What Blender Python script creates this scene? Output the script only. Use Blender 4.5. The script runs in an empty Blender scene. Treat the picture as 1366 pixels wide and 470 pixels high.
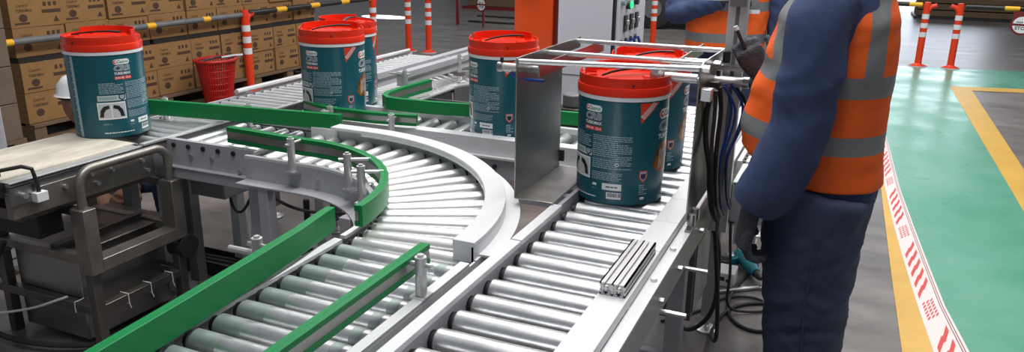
import bpy, bmesh, math, random
from mathutils import Vector, Matrix, noise
random.seed(7)
PI = math.pi
S = bpy.context.scene
COL = S.collection
# ------------------------------------------------------------------ camera
cam = bpy.data.cameras.new('camera'); co = bpy.data.objects.new('camera', cam); COL.objects.link(co)
_r = Vector((0.9162, 0.4005, 0.01255)); _w = Vector((-0.379, 0.877, -0.29527)); _w.normalize()
_u = _r.cross(_w).normalized(); _r = _w.cross(_u).normalized()
M = Matrix((_r, _u, -_w)).transposed().to_4x4(); M.translation = Vector((1.797, -1.705, 1.573))
co.matrix_world = M
cam.sensor_width = 36; cam.lens = 1040.3 / 1366 * 36; cam.clip_start = .05; cam.clip_end = 200
S.camera = co
# ------------------------------------------------------------------ world + lamps + exposure
S.view_settings.view_transform = 'Standard'; S.view_settings.look = 'None'
S.view_settings.gamma = 1; S.view_settings.use_curve_mapping = False
S.view_settings.exposure = 0.25
wd = bpy.data.worlds.new('hall'); S.world = wd; wd.use_nodes = True
nt = wd.node_tree; bg = nt.nodes['Background']; bg.inputs[0].default_value = (.62, .66, .72, 1); bg.inputs[1].default_value = .22

def area(name, loc, rot, sx, sy, power, col=(1, 1, 1)):
    l = bpy.data.lights.new(name, 'AREA'); l.shape = 'RECTANGLE'; l.size = sx; l.size_y = sy; l.energy = power; l.color = col
    o = bpy.data.objects.new(name, l); o.location = loc; o.rotation_euler = rot; COL.objects.link(o); return o
for i, (x, y, p) in enumerate([(1.2, -.2, 130), (1.0, 3.4, 190), (-1.2, 3.0, 80), (-5.5, 8.0, 60), (3.5, 7.5, 135), (0, 10.5, 170), (4.5, 2.5, 45)]):
    area('high_bay_lamp', (x, y, 5.2), (0, 0, 0), 1.1, 3.4, p, (1, .985, .96))
spot = bpy.data.lights.new('door_sunlight', 'SPOT'); spot.energy = 90000; spot.spot_size = math.radians(4.6); spot.spot_blend = .1; spot.shadow_soft_size = .02
so = bpy.data.objects.new('door_sunlight', spot); so.location = (-13, 12.5, 4.5); COL.objects.link(so)
so.rotation_euler = (Vector((-6.75, 11.6, 0)) - so.location).to_track_quat('-Z', 'Y').to_euler()

# ------------------------------------------------------------------ materials
def mat(name, col, rough=.5, metal=0., noise_amt=0., nscale=8., bump=0., bscale=60., emit=0., col2=None, stretch=None, spec=None, rvar=0., coat=0.):
    m = bpy.data.materials.new(name); m.use_nodes = True; n = m.node_tree; b = n.nodes['Principled BSDF']
    b.inputs['Base Color'].default_value = (*col, 1); b.inputs['Roughness'].default_value = rough; b.inputs['Metallic'].default_value = metal
    if spec is not None: b.inputs['Specular IOR Level'].default_value = spec
    if coat: b.inputs['Coat Weight'].default_value = coat; b.inputs['Coat Roughness'].default_value = .1
    if emit: b.inputs['Emission Color'].default_value = (*col, 1); b.inputs['Emission Strength'].default_value = emit
    if noise_amt or bump or rvar:
        tc = n.nodes.new('ShaderNodeTexCoord'); mp = n.nodes.new('ShaderNodeMapping'); n.links.new(tc.outputs['Object'], mp.inputs[0])
        if stretch: mp.inputs['Scale'].default_value = stretch
    if noise_amt:
        t = n.nodes.new('ShaderNodeTexNoise'); t.inputs['Scale'].default_value = nscale; t.inputs['Detail'].default_value = 6; t.inputs['Roughness'].default_value = .65
        n.links.new(mp.outputs[0], t.inputs[0])
        r = n.nodes.new('ShaderNodeValToRGB'); c2 = col2 or tuple(c * (1 - noise_amt) for c in col)
        r.color_ramp.elements[0].position = .36; r.color_ramp.elements[1].position = .64
        r.color_ramp.elements[0].color = (*c2, 1); r.color_ramp.elements[1].color = (*col, 1)
        n.links.new(t.outputs['Fac'], r.inputs[0]); n.links.new(r.outputs[0], b.inputs['Base Color'])
    if rvar:
        t = n.nodes.new('ShaderNodeTexNoise'); t.inputs['Scale'].default_value = nscale * 1.7; t.inputs['Detail'].default_value = 5
        n.links.new(mp.outputs[0], t.inputs[0]); mr = n.nodes.new('ShaderNodeMapRange')
        mr.inputs[1].default_value = .3; mr.inputs[2].default_value = .7; mr.inputs[3].default_value = max(.02, rough - rvar); mr.inputs[4].default_value = rough + rvar
        n.links.new(t.outputs['Fac'], mr.inputs[0]); n.links.new(mr.outputs[0], b.inputs['Roughness'])
    if bump:
        t = n.nodes.new('ShaderNodeTexNoise'); t.inputs['Scale'].default_value = bscale; t.inputs['Detail'].default_value = 4
        n.links.new(mp.outputs[0], t.inputs[0]); bp = n.nodes.new('ShaderNodeBump'); bp.inputs['Strength'].default_value = bump; bp.inputs['Distance'].default_value = .01
        n.links.new(t.outputs['Fac'], bp.inputs['Height']); n.links.new(bp.outputs[0], b.inputs['Normal'])
    return m
def srgb(r, g, b):
    f = lambda c: ((c / 255 + .055) / 1.055) ** 2.4 if c > 10 else c / 255 / 12.92
    return (f(r), f(g), f(b))
K = {}
K['white'] = mat('white_paint', (.66, .67, .69), .35, 0, .05, 5)
K['grey'] = mat('grey_paint', (.43, .44, .47), .4, 0, .12, 6)
K['dgrey'] = mat('dark_grey_paint', (.15, .155, .165), .42, 0, .2, 6)
K['alu'] = mat('anodised_aluminium', (.62, .62, .63), .38, .55, .06, 20)
K['steel'] = mat('brushed_steel', (.42, .41, .40), .34, 1, .12, 3, rvar=.05)
K['dsteel'] = mat('worn_steel', (.20, .187, .175), .40, .85, .3, 4, rvar=.08)
K['framesteel'] = mat('satin_frame_steel', (.30, .28, .255), .42, .75, .25, 9, rvar=.08)
K['zinc'] = mat('zinc_roller', (.88, .89, .91), .31, .92, .28, 30, 0, stretch=(.35, 1, 1))
K['zincb'] = mat('bright_roller', (.90, .90, .90), .36, .8, .14, 20, 0, stretch=(.35, 1, 1))
K['zinc_reflection'] = mat('matte_reflection_band', (.34, .40, .39), .5, .8, .15, 20)  # matte roller bands, green rail's reflection put into their grey-green colour
K['chrome'] = mat('chrome', (.70, .70, .71), .33, .9)
K['black'] = mat('black_plastic', (.018, .018, .019), .42)
K['rubber'] = mat('black_rubber', (.022, .022, .023), .65)
K['green'] = mat('green_guide_plastic', srgb(0, 122, 62), .42, 0, .06, 9, spec=.35)
K['belt'] = mat('cream_belt', srgb(226, 218, 204), .55, 0, .28, 4, col2=srgb(188, 180, 166), stretch=(3, 1, 1))
K['red'] = mat('red_lid_plastic', srgb(218, 44, 16), .33, 0, .05, 12, spec=.4)
K['teal'] = mat('teal_label', srgb(14, 84, 98), .32)
K['pailwhite'] = mat('white_pail', srgb(226, 228, 232), .35)
K['lwhite'] = mat('label_white', srgb(232, 236, 238), .4)
K['lgrey'] = mat('label_grey', srgb(150, 176, 186), .45)
K['lred'] = mat('label_red', srgb(222, 58, 34), .4)
K['ldark'] = mat('label_dark', srgb(30, 34, 40), .4)
K['lgreen'] = mat('label_green', srgb(0, 120, 70), .4)
K['lgold'] = mat('label_gold', srgb(190, 120, 52), .35, .3, .5, 40, col2=srgb(70, 40, 22))
K['lpale'] = mat('label_pale', srgb(196, 200, 200), .4)
K['orange'] = mat('orange_plastic', srgb(226, 60, 20), .42)
K['orangep'] = mat('orange_powdercoat', srgb(236, 82, 14), .38)
K['cab'] = mat('cabinet_grey', srgb(212, 214, 224), .4)
K['yellow'] = mat('yellow', srgb(240, 180, 30), .45)
K['wood'] = mat('pallet_wood', srgb(116, 94, 72), .8, 0, .35, 14, stretch=(1, 6, 6))
K['carton'] = mat('carton', srgb(146, 108, 64), .8, 0, .16, 5)
K['cartond'] = mat('dull_carton', srgb(112, 96, 82), .8, 0, .2, 5)  # greyer, darker brown than the printed cartons
K['cartonp'] = mat('carton_print', srgb(70, 48, 34), .8)
K['strap'] = mat('dark_strap', srgb(34, 28, 26), .6)
K['navy'] = mat('navy_cloth', srgb(62, 78, 118), .85, 0, .22, 9, .25, 350)
K['navyd'] = mat('navy_trousers', srgb(66, 76, 106), .85, 0, .25, 7, .25, 350)
K['vest'] = mat('hi_vis_orange', srgb(255, 104, 26), .7, 0, .06, 18, .15, 300)
K['reflect'] = mat('reflective_grey', srgb(136, 138, 140), .45, .15, .08, 40)
K['glove'] = mat('grey_glove', srgb(86, 88, 96), .9, 0, .4, 60, .6, 200)
K['skin'] = mat('skin', srgb(150, 104, 80), .6)
K['hair'] = mat('dark_hair', srgb(22, 18, 16), .8)
K['hatw'] = mat('white_hard_hat', (.85, .86, .87), .35)
K['boot'] = mat('black_boot', (.02, .02, .02), .5)
K['blue'] = mat('blue_hose', srgb(20, 60, 130), .4)
K['drill'] = mat('teal_tool', srgb(0, 116, 128), .45)
K['grn_led'] = mat('green_lamp', srgb(20, 220, 120), .3, emit=1.5)
K['bred'] = mat('basket_red', srgb(178, 22, 16), .45)
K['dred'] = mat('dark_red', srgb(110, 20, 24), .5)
K['frost'] = mat('clear_guard', srgb(196, 200, 204), .35)
K['day'] = mat('daylight', (.8, .88, 1), .5, emit=4)
K['zip'] = mat('zip_tie', (.75, .75, .73), .5)

# ------------------------------------------------------------------ mesh builder
class MB:
    def __init__(s): s.v = []; s.f = []; s.m = []; s.mats = []
    def mi(s, m):
        if m not in s.mats: s.mats.append(m)
        return s.mats.index(m)
    def add(s, vs, fs, m='grey'):
        b = len(s.v); s.v += [tuple(v) for v in vs]; k = s.mi(m)
        for f in fs: s.f.append(tuple(b + i for i in f)); s.m.append(k)
        return s
    def box(s, x0, x1, y0, y1, z0, z1, m='grey'):
        vs = [(x, y, z) for z in (z0, z1) for y in (y0, y1) for x in (x0, x1)]
        return s.add(vs, [(0, 2, 3, 1), (4, 5, 7, 6), (0, 1, 5, 4), (2, 6, 7, 3), (0, 4, 6, 2), (1, 3, 7, 5)], m)
    def beam(s, p0, p1, w, h, m='grey', up=(0, 0, 1)):
        p0 = Vector(p0); p1 = Vector(p1); d = (p1 - p0).normalized(); u = Vector(up)
        if abs(d.dot(u)) > .98: u = Vector((1, 0, 0))
        a = d.cross(u).normalized(); u = a.cross(d).normalized()
        vs = [p + a * i * w / 2 + u * j * h / 2 for p in (p0, p1) for j in (-1, 1) for i in (-1, 1)]
        return s.add(vs, [(0, 1, 3, 2), (4, 6, 7, 5), (0, 4, 5, 1), (2, 3, 7, 6), (0, 2, 6, 4), (1, 5, 7, 3)], m)
    def tube(s, path, r, n=12, m='grey', cap=True, rx=None):
        path = [Vector(p) for p in path]; rr = r if isinstance(r, (list, tuple)) else [r] * len(path)
        t0 = (path[1] - path[0]).normalized(); a = t0.orthogonal().normalized(); vs = []
        for i, p in enumerate(path):
            if i == 0: t = t0
            elif i == len(path) - 1: t = (path[-1] - path[-2]).normalized()
            else: t = ((path[i + 1] - p).normalized() + (p - path[i - 1]).normalized()).normalized()
            a = (a - t * a.dot(t)).normalized(); b = t.cross(a)
            for k in range(n):
                q = 2 * PI * k / n; vs.append(p + (a * math.cos(q) + b * math.sin(q)) * rr[i])
        fs = []
        for i in range(len(path) - 1):
            for k in range(n):
                k2 = (k + 1) % n; fs.append((i * n + k, i * n + k2, (i + 1) * n + k2, (i + 1) * n + k))
        if cap: fs.append(tuple(range(n))[::-1]); fs.append(tuple((len(path) - 1) * n + k for k in range(n)))
        return s.add(vs, fs, m)
    def cyl(s, p0, p1, r, n=20, m='grey'): return s.tube([p0, p1], r, n, m)
    def rev(s, prof, n=32, c=(0, 0, 0), m='grey', a0=0, a1=2 * PI):
        full = abs(a1 - a0 - 2 * PI) < 1e-6; N = n if full else n + 1; vs = []
        for (r, z) in prof:
            for k in range(N):
                q = a0 + (a1 - a0) * k / n; vs.append((c[0] + r * math.cos(q), c[1] + r * math.sin(q), c[2] + z))
        fs = []
        for i in range(len(prof) - 1):
            for k in range(n):
                k2 = (k + 1) % N; fs.append((i * N + k, i * N + k2, (i + 1) * N + k2, (i + 1) * N + k))
        return s.add(vs, fs, m)
    def ring(s, r0, r1, z0, z1, a0, a1, n=40, m='grey', c=(0, 0)):
        vs = []; fs = []
        for k in range(n + 1):
            q = a0 + (a1 - a0) * k / n; cs, sn = math.cos(q), math.sin(q)
            for (r, z) in ((r0, z0), (r1, z0), (r1, z1), (r0, z1)): vs.append((c[0] + r * cs, c[1] + r * sn, z))
        for k in range(n):
            for j in range(4):
                j2 = (j + 1) % 4; fs.append((4 * k + j, 4 * k + j2, 4 * k + 4 + j2, 4 * k + 4 + j))
        fs.append((0, 3, 2, 1)); fs.append((4 * n, 4 * n + 1, 4 * n + 2, 4 * n + 3))
        return s.add(vs, fs, m)
    def sweep(s, path, prof, m='grey', closed=False):
        """prof: list of (side, up) closed polygon or one material per edge; path in 3D, up = Z"""
        path = [Vector(p) for p in path]; n = len(prof); vs = []
        for i, p in enumerate(path):
            t = (path[min(i + 1, len(path) - 1)] - path[max(i - 1, 0)]); t.z = 0; t.normalize(); sd = Vector((t.y, -t.x, 0))
            for (a, b) in prof: vs.append(p + sd * a + Vector((0, 0, b)))
        base = len(s.v); s.v += [tuple(v) for v in vs]
        for i in range(len(path) - 1):
            for k in range(n):
                k2 = (k + 1) % n; mm = m[k] if isinstance(m, (list, tuple)) else m
                s.f.append((base + i * n + k, base + i * n + k2, base + (i + 1) * n + k2, base + (i + 1) * n + k)); s.m.append(s.mi(mm))
        mm = m[0] if isinstance(m, (list, tuple)) else m
        s.f.append(tuple(base + k for k in range(n))[::-1]); s.m.append(s.mi(mm))
        s.f.append(tuple(base + (len(path) - 1) * n + k for k in range(n))); s.m.append(s.mi(mm))
        return s
    def prism(s, poly, z0, z1, m='grey'):
        n = len(poly); vs = [(x, y, z0) for x, y in poly] + [(x, y, z1) for x, y in poly]
        fs = [tuple(range(n))[::-1], tuple(range(n, 2 * n))] + [(k, (k + 1) % n, n + (k + 1) % n, n + k) for k in range(n)]
        return s.add(vs, fs, m)
    def xf(s, M4): s.v = [tuple(M4 @ Vector(v)) for v in s.v]; return s
    def mesh(s, name, sharp=35):
        me = bpy.data.meshes.new(name); me.from_pydata(s.v, [], s.f)
        for k in s.mats: me.materials.append(K[k])
        me.polygons.foreach_set('material_index', s.m)
        me.polygons.foreach_set('use_smooth', [True] * len(s.f))
        bm = bmesh.new(); bm.from_mesh(me); bmesh.ops.recalc_face_normals(bm, faces=bm.faces); bm.to_mesh(me); bm.free()
        me.set_sharp_from_angle(angle=math.radians(sharp)); me.update(); return me
    def build(s, name, parent=None, bevel=0, label=None, sharp=35):
        o = bpy.data.objects.new(name, s.mesh(name, sharp)); COL.objects.link(o)
        if parent is not None:
            o.parent = parent
            if parent.get('_o') or True: o.matrix_parent_inverse = Matrix.Translation(-Vector(world_loc(parent)))
        if bevel:
            b = o.modifiers.new('bevel', 'BEVEL'); b.width = bevel; b.segments = 2; b.limit_method = 'ANGLE'; b.angle_limit = math.radians(40)
        if label: o['label'] = label
        return o
def world_loc(o):
    l = Vector(o.location); p = o.parent
    return l if p is None else l + world_loc(p) + o.matrix_parent_inverse.translation
def thing(name, label, cat, loc=(0, 0, 0), group=None):
    o = bpy.data.objects.new(name, None); COL.objects.link(o); o.location = loc; o.empty_display_size = .05
    o['label'] = label; o['category'] = cat
    if group: o['group'] = group
    return o
def tag(o, label, cat, group=None):
    o['label'] = label; o['category'] = cat
    if group: o['group'] = group
    return o
def struct(o): o['kind'] = 'structure'; return o
def kids(o): return [c for c in list(bpy.data.objects) if c.parent == o]
def dup_tree(o, delta=(0, 0, 0), rz=0, parent=None):
    c = o.copy(); COL.objects.link(c)
    if parent is None: c.location = Vector(o.location) + Vector(delta); c.rotation_euler = (0, 0, o.rotation_euler.z + rz)
    else: c.parent = parent
    for ch in kids(o): dup_tree(ch, parent=c)
    return c
def arc(c, r, a0, a1, n, z): return [(c[0] + r * math.cos(math.radians(a0 + (a1 - a0) * i / n)), c[1] + r * math.sin(math.radians(a0 + (a1 - a0) * i / n)), z) for i in range(n + 1)]
_tc = {}
def text_geo(txt, bold=0., shear=0.):
    key = (txt, bold, shear)
    if key in _tc: return _tc[key]
    cu = bpy.data.curves.new('txt', 'FONT'); cu.body = txt; cu.size = 1; cu.offset = bold; cu.shear = shear; cu.resolution_u = 2
    o = bpy.data.objects.new('txt', cu); COL.objects.link(o); bpy.context.view_layer.update()
    me = bpy.data.meshes.new_from_object(o.evaluated_get(bpy.context.evaluated_depsgraph_get()))
    vs = [(v.co.x, v.co.y) for v in me.vertices]; fs = [tuple(p.vertices) for p in me.polygons]
    bpy.data.objects.remove(o); bpy.data.curves.remove(cu); bpy.data.meshes.remove(me)
    x0 = min(v[0] for v in vs); x1 = max(v[0] for v in vs); y0 = min(v[1] for v in vs); y1 = max(v[1] for v in vs)
    vs = [((x - x0) / (x1 - x0), (y - y0) / (y1 - y0)) for x, y in vs]
    _tc[key] = (vs, fs); return _tc[key]
def text_on(mb, txt, org, ux, uy, w, h, m, bold=.0, shear=0.):
    vs, fs = text_geo(txt, bold, shear); o = Vector(org); ux = Vector(ux); uy = Vector(uy)
    mb.add([o + ux * (x * w) + uy * (y * h) for x, y in vs], fs, m)

def split2d(vs, fs, step=4.):
    bm = bmesh.new(); bv = [bm.verts.new((x, y, 0)) for x, y in vs]
    for f in fs:
        try: bm.faces.new([bv[i] for i in f])
        except ValueError: pass
    x0 = min(v[0] for v in vs); x1 = max(v[0] for v in vs); x = math.floor(x0 / step) * step + step
    while x < x1:
        bmesh.ops.bisect_plane(bm, geom=bm.verts[:] + bm.edges[:] + bm.faces[:], plane_co=(x, 0, 0), plane_no=(1, 0, 0)); x += step
    bm.verts.ensure_lookup_table(); bm.verts.index_update()
    out = [(v.co.x, v.co.y) for v in bm.verts]; of = [tuple(v.index for v in f.verts) for f in bm.faces]; bm.free(); return out, of

# ================================================================== SETTING
def floor_mat():
    m = bpy.data.materials.new('polished_concrete'); m.use_nodes = True; n = m.node_tree; b = n.nodes['Principled BSDF']
    tc = n.nodes.new('ShaderNodeTexCoord'); mp = n.nodes.new('ShaderNodeMapping'); n.links.new(tc.outputs['Object'], mp.inputs[0]); mp.inputs['Scale'].default_value = (.6, 1.6, 1)
    t = n.nodes.new('ShaderNodeTexNoise'); t.inputs['Scale'].default_value = 2.2; t.inputs['Detail'].default_value = 9; t.inputs['Roughness'].default_value = .7
    n.links.new(mp.outputs[0], t.inputs[0]); r = n.nodes.new('ShaderNodeValToRGB')
    r.color_ramp.elements[0].position = .32; r.color_ramp.elements[1].position = .68
    r.color_ramp.elements[0].color = (*srgb(80, 76, 75), 1); r.color_ramp.elements[1].color = (*srgb(124, 119, 117), 1)
    n.links.new(t.outputs['Fac'], r.inputs[0]); n.links.new(r.outputs[0], b.inputs['Base Color'])
    mr = n.nodes.new('ShaderNodeMapRange'); mr.inputs[3].default_value = .22; mr.inputs[4].default_value = .45
    n.links.new(t.outputs['Fac'], mr.inputs[0]); n.links.new(mr.outputs[0], b.inputs['Roughness'])
    return m
K['floor'] = floor_mat()
K['walk'] = mat('green_floor_paint', srgb(70, 142, 116), .30, 0, .22, 1.3, col2=srgb(94, 152, 132), rvar=.08)
K['fyellow'] = mat('yellow_floor_paint', srgb(204, 160, 66), .4, 0, .15, 3)
K['tapew'] = mat('floor_tape_white', srgb(206, 196, 194), .45)
K['taper'] = mat('floor_tape_red', srgb(190, 44, 40), .45)
struct(MB().box(-16, 14, -6, 32, -.1, 0, 'floor').build('floor'))
struct(MB().box(-16, 14, 32, 32.2, 0, 7, 'dgrey').build('wall_back'))
tag(MB().box(.6, 6.2, 31.5, 31.98, 0.3, 5.0, 'day').build('loading_bay_opening'), 'bright daylit loading bay opening at the far end of the hall', 'opening')
# green walkway
# outline follows the tape on its left side
TL = [(2.30, .3), (2.262, 1.2), (2.25, 1.509), (2.215, 1.927), (2.178, 2.466), (2.145, 3.048), (2.112, 3.81), (2.094, 4.735), (2.085, 5.45), (2.07, 7.5), (2.06, 9.6)]
TR = [(2.51, .3), (2.43, 1.2), (2.381, 1.578), (2.328, 1.99), (2.288, 2.528), (2.249, 3.107), (2.202, 3.864), (2.172, 4.784), (2.145, 5.477), (2.12, 7.5), (2.11, 9.6)]
w = MB().prism(TR + [(5.5, 10.2), (5.5, 8.82), (2.96, 8.18), (2.96, 4.0), (2.96, .3)], 0, .002, 'walk').build('walkway')
tag(w, 'mint green painted walkway running back along the floor', 'floor marking')
y1 = MB().prism([(2.88, .3), (2.88, 4.0), (2.86, 8.28), (5.5, 8.95), (5.5, 8.7), (3.06, 8.08), (3.04, 4.0), (3.04, .3)], .002, .004, 'fyellow').build('floor_line')
tag(y1, 'yellow painted line with a corner bordering the grey bay right of the walkway', 'floor marking')
y2 = MB().prism([(2.14, .3), (2.135, 1.46), (2.118, 2.15), (2.098, 3.24), (2.06, 5.4), (2.03, 9.0)] + [(2.05, 9.0), (2.10, 5.4)] + [(p[0] + .01, p[1]) for p in TL[6:1:-1]] + [(2.3, .3)], 0.001, .003, 'fyellow').build('floor_line')
tag(y2, 'yellow painted band beside the printed tape, next to the standing worker', 'floor marking')
tp = MB()
def lerp(a, b, t): return tuple(a[i] + (b[i] - a[i]) * t for i in range(len(a)))
def tape_pt(y, s):
    def X(L):
        for i in range(len(L) - 1):
            if L[i][1] <= y <= L[i + 1][1]: t = (y - L[i][1]) / (L[i + 1][1] - L[i][1]); return L[i][0] + (L[i + 1][0] - L[i][0]) * t
        return L[-1][0]
    a, b = X(TL), X(TR); return a + (b - a) * s
N = 60
ys = [.3 + 9.2 * i / N for i in range(N + 1)]
vs = [(tape_pt(y, s_), y, .0045) for y in ys for s_ in (0, 1)]
tp.add(vs, [(2 * i, 2 * i + 1, 2 * i + 3, 2 * i + 2) for i in range(N)], 'tapew')
def tq(s0, y0, s1, y1_, wy, m='taper', z=.0052):
    tp.add([(tape_pt(y0, s0), y0, z), (tape_pt(y1_, s1), y1_, z), (tape_pt(y1_ + wy, s1), y1_ + wy, z), (tape_pt(y0 + wy, s0), y0 + wy, z)], [(0, 1, 2, 3)], m)
for s0 in (.80, .88):
    for i in range(N):
        y0_, y1_ = ys[i], ys[i + 1]
        tp.add([(tape_pt(y0_, s0), y0_, .005), (tape_pt(y0_, s0 + .03), y0_, .005), (tape_pt(y1_, s0 + .03), y1_, .005), (tape_pt(y1_, s0), y1_, .005)], [(0, 1, 2, 3)], 'dred')
yy = 1.0
while yy < 9.0:
    for k in range(5):
        y0_ = yy + k * .125
        tq(.14, y0_, .38, y0_ + .11, .055); tq(.38, y0_ + .11, .46, y0_ + .125, .055); tq(.46, y0_ + .125, .70, y0_ + .235, .055)
    y0_ = yy + .80
    for r_ in range(3):
        for c_ in range(6): tq(.18 + .17 * r_, y0_ + c_ * .030 + .03 * r_, .30 + .17 * r_, y0_ + c_ * .030 + .035 + .03 * r_, .016)
    yy += 1.02
tag(tp.build('floor_tape'), 'white floor tape with red slanted bars along the edge of the green walkway', 'floor tape')

# ================================================================== CONVEYORS
RZ = .725; RR = .025
def roller_mesh(length, m='zinc', r=RR, r2=None, frost=False):
    """roller along +X from 0, centred on its axis"""
    mb = MB(); r2 = r2 or r
    prof = [(0.0, 0), (.004, r - .004), (.006, r), ]
    mb.tube([(0, 0, 0), (.004, 0, 0), (.007, 0, 0), (length - .007, 0, 0), (length - .004, 0, 0), (length, 0, 0)], [r - .008, r - .003, r, r2, r2 - .003, r2 - .008], 24, m)
    if frost:
        for (xa, xb) in ((.008, .085), (length - .05, length - .022)): mb.tube([(xa, 0, 0), (xb, 0, 0)], r + .0004, 24, 'zinc_reflection')
    for x in (-.010, length): mb.tube([(x, 0, 0), (x + .010, 0, 0)], r - .007, 12, 'black')
    mb.tube([(-.022, 0, 0), (length + .022, 0, 0)], .006, 8, 'steel')
    return mb.mesh('roller')
def put_roller(par, me, p, rz, rx=0):
    o = bpy.data.objects.new('roller', me); COL.objects.link(o); o.parent = par; wl = world_loc(par)
    o.location = Vector(p) - wl; o.rotation_euler = (random.uniform(0, 6.28), 0, rz); o.rotation_mode = 'XYZ'
    return o
def leg(par, x, y, top, m='grey', w=.045, foot=True, name='leg'):
    mb = MB().box(x - w / 2, x + w / 2, y - w / 2, y + w / 2, .07 if foot else 0, top, m); l = mb.build(name, par, .002)
    if foot:
        f = MB().cyl((x, y, .02), (x, y, .08), .009, 10, 'zinc').rev([(0, 0), (.048, 0), (.048, .008), (.02, .022), (0, .022)], 20, (x, y, 0), 'zinc'); f.build('foot', l)
    return l
def guide_post(par, x, y, z0, z1, arm=None):
    mb = MB().cyl((x, y, z0), (x, y, z1), .014, 14, 'alu').cyl((x, y, z1), (x, y, z1 + .006), .008, 10, 'chrome').box(x - .02, x + .02, y - .02, y + .02, z0 - .006, z0, 'zinc')
    if arm:
        ax, ay = arm; zt = z1 - .02; d = Vector((ax - x, ay - y, 0)).normalized()
        mb.cyl(Vector((x, y, zt)) - d * .03, (ax, ay, zt), .006, 10, 'chrome')
    return mb.build('guide_post', par)
def rail(par, path, side, h=.065, label=None, th=.012):
    """green guide strip on side (+1 right of travel), metal channel on the other"""
    s_ = side
    mb = MB().sweep(path, [(0, -h), (s_ * th, -h), (s_ * th, 0), (0, 0)], 'green')
    o = mb.build('guide_rail', par, .0015, label)
    c = MB().sweep(path, [(-s_ * .001, -h * .72), (-s_ * .012, -h * .72), (-s_ * .012, -h * .28), (-s_ * .001, -h * .28)], 'steel')
    # green lips that clasp the channel
    c2 = MB().sweep(path, [(-s_ * .0, -h * .26), (-s_ * .014, -h * .26), (-s_ * .014, -.001), (0, -.001)], 'green')
    c2.sweep(path, [(0, -h + .001), (-s_ * .014, -h + .001), (-s_ * .014, -h * .74), (0, -h * .74)], 'green')
    c2.build('guide_lip', o); c.build('guide_channel', o)
    return o

# ---- D : right hand straight conveyor, goes away along +Y
D = thing('roller_conveyor', 'straight roller conveyor under the two nearest right hand pails, with wide white side rail', 'conveyor', (1.2, .8, 0))
me = roller_mesh(.275, 'zinc', .030)
y = -1.02
while y < 2.28: put_roller(D, me, (1.042, y, .720), 0); y += .0935
for (a, b) in ((-1.15, .118), (.124, .445), (.86, 2.32)):
    MB().box(1.006, 1.038, a, b, .762, .778, 'white').box(1.006, 1.012, a, b, .66, .762, 'white').box(1.026, 1.032, a, b, .70, .762, 'grey').build('side_rail', D, .0015)
MB().box(1.012, 1.026, .445, .86, .66, .768, 'grey').build('side_rail', D, .001)
for (a, b) in ((-1.15, .205), (.207, .44), (.442, .66), (.662, 1.0), (1.002, 1.6), (1.602, 2.32)):
    MB().box(1.327, 1.40, a, b, .752, .778, 'white').box(1.327, 1.333, a, b, .69, .752, 'grey').build('rail_cover', D, .0015)
MB().box(1.40, 1.434, -1.15, 2.32, .742, .750, 'white').box(1.428, 1.434, -1.15, 2.32, .655, .742, 'grey').build('side_rail', D, .001)
for yy_ in (-.9, -.35, .08, .30, .62, 1.2, 1.8):
    MB().rev([(0, .007), (.009, .007), (.009, 0)], 6, (1.416, yy_, .750), 'chrome').cyl((1.434, yy_, .70), (1.446, yy_, .70), .009, 6, 'chrome').build('bolt', D)
for yy_ in (.10, .40): MB().cyl((1.434, yy_, .60 + .06), (1.50, yy_, .66), .007, 10, 'chrome').build('guide_bolt', D)
for (lx, ly) in ((1.40, .50), (1.04, .50), (1.385, 1.325), (1.04, 1.325), (1.40, -.9), (1.04, -.9), (1.385, 2.2), (1.04, 2.2)): leg(D, lx, ly, .66, 'grey', .05)
for ly in (.50, 1.325, -.9): MB().box(1.04, 1.40, ly - .015, ly + .015, .28, .32, 'grey').build('cross_brace', D, .001)
MB().box(1.375, 1.405, -.9, 2.2, .60, .64, 'dgrey').build('long_brace', D, .001)
MB().box(1.30, 1.41, .72, 1.02, .33, .62, 'dsteel').box(1.41, 1.415, .74, 1.0, .35, .6, 'grey').build('drive_box', D, .004, 'dark metal drive box under the side rail')

# ---- aluminium profile offcut on the side rail
ap = MB(); x0, x1_, z0, z1 = 1.330, 1.392, .779, .809
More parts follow.
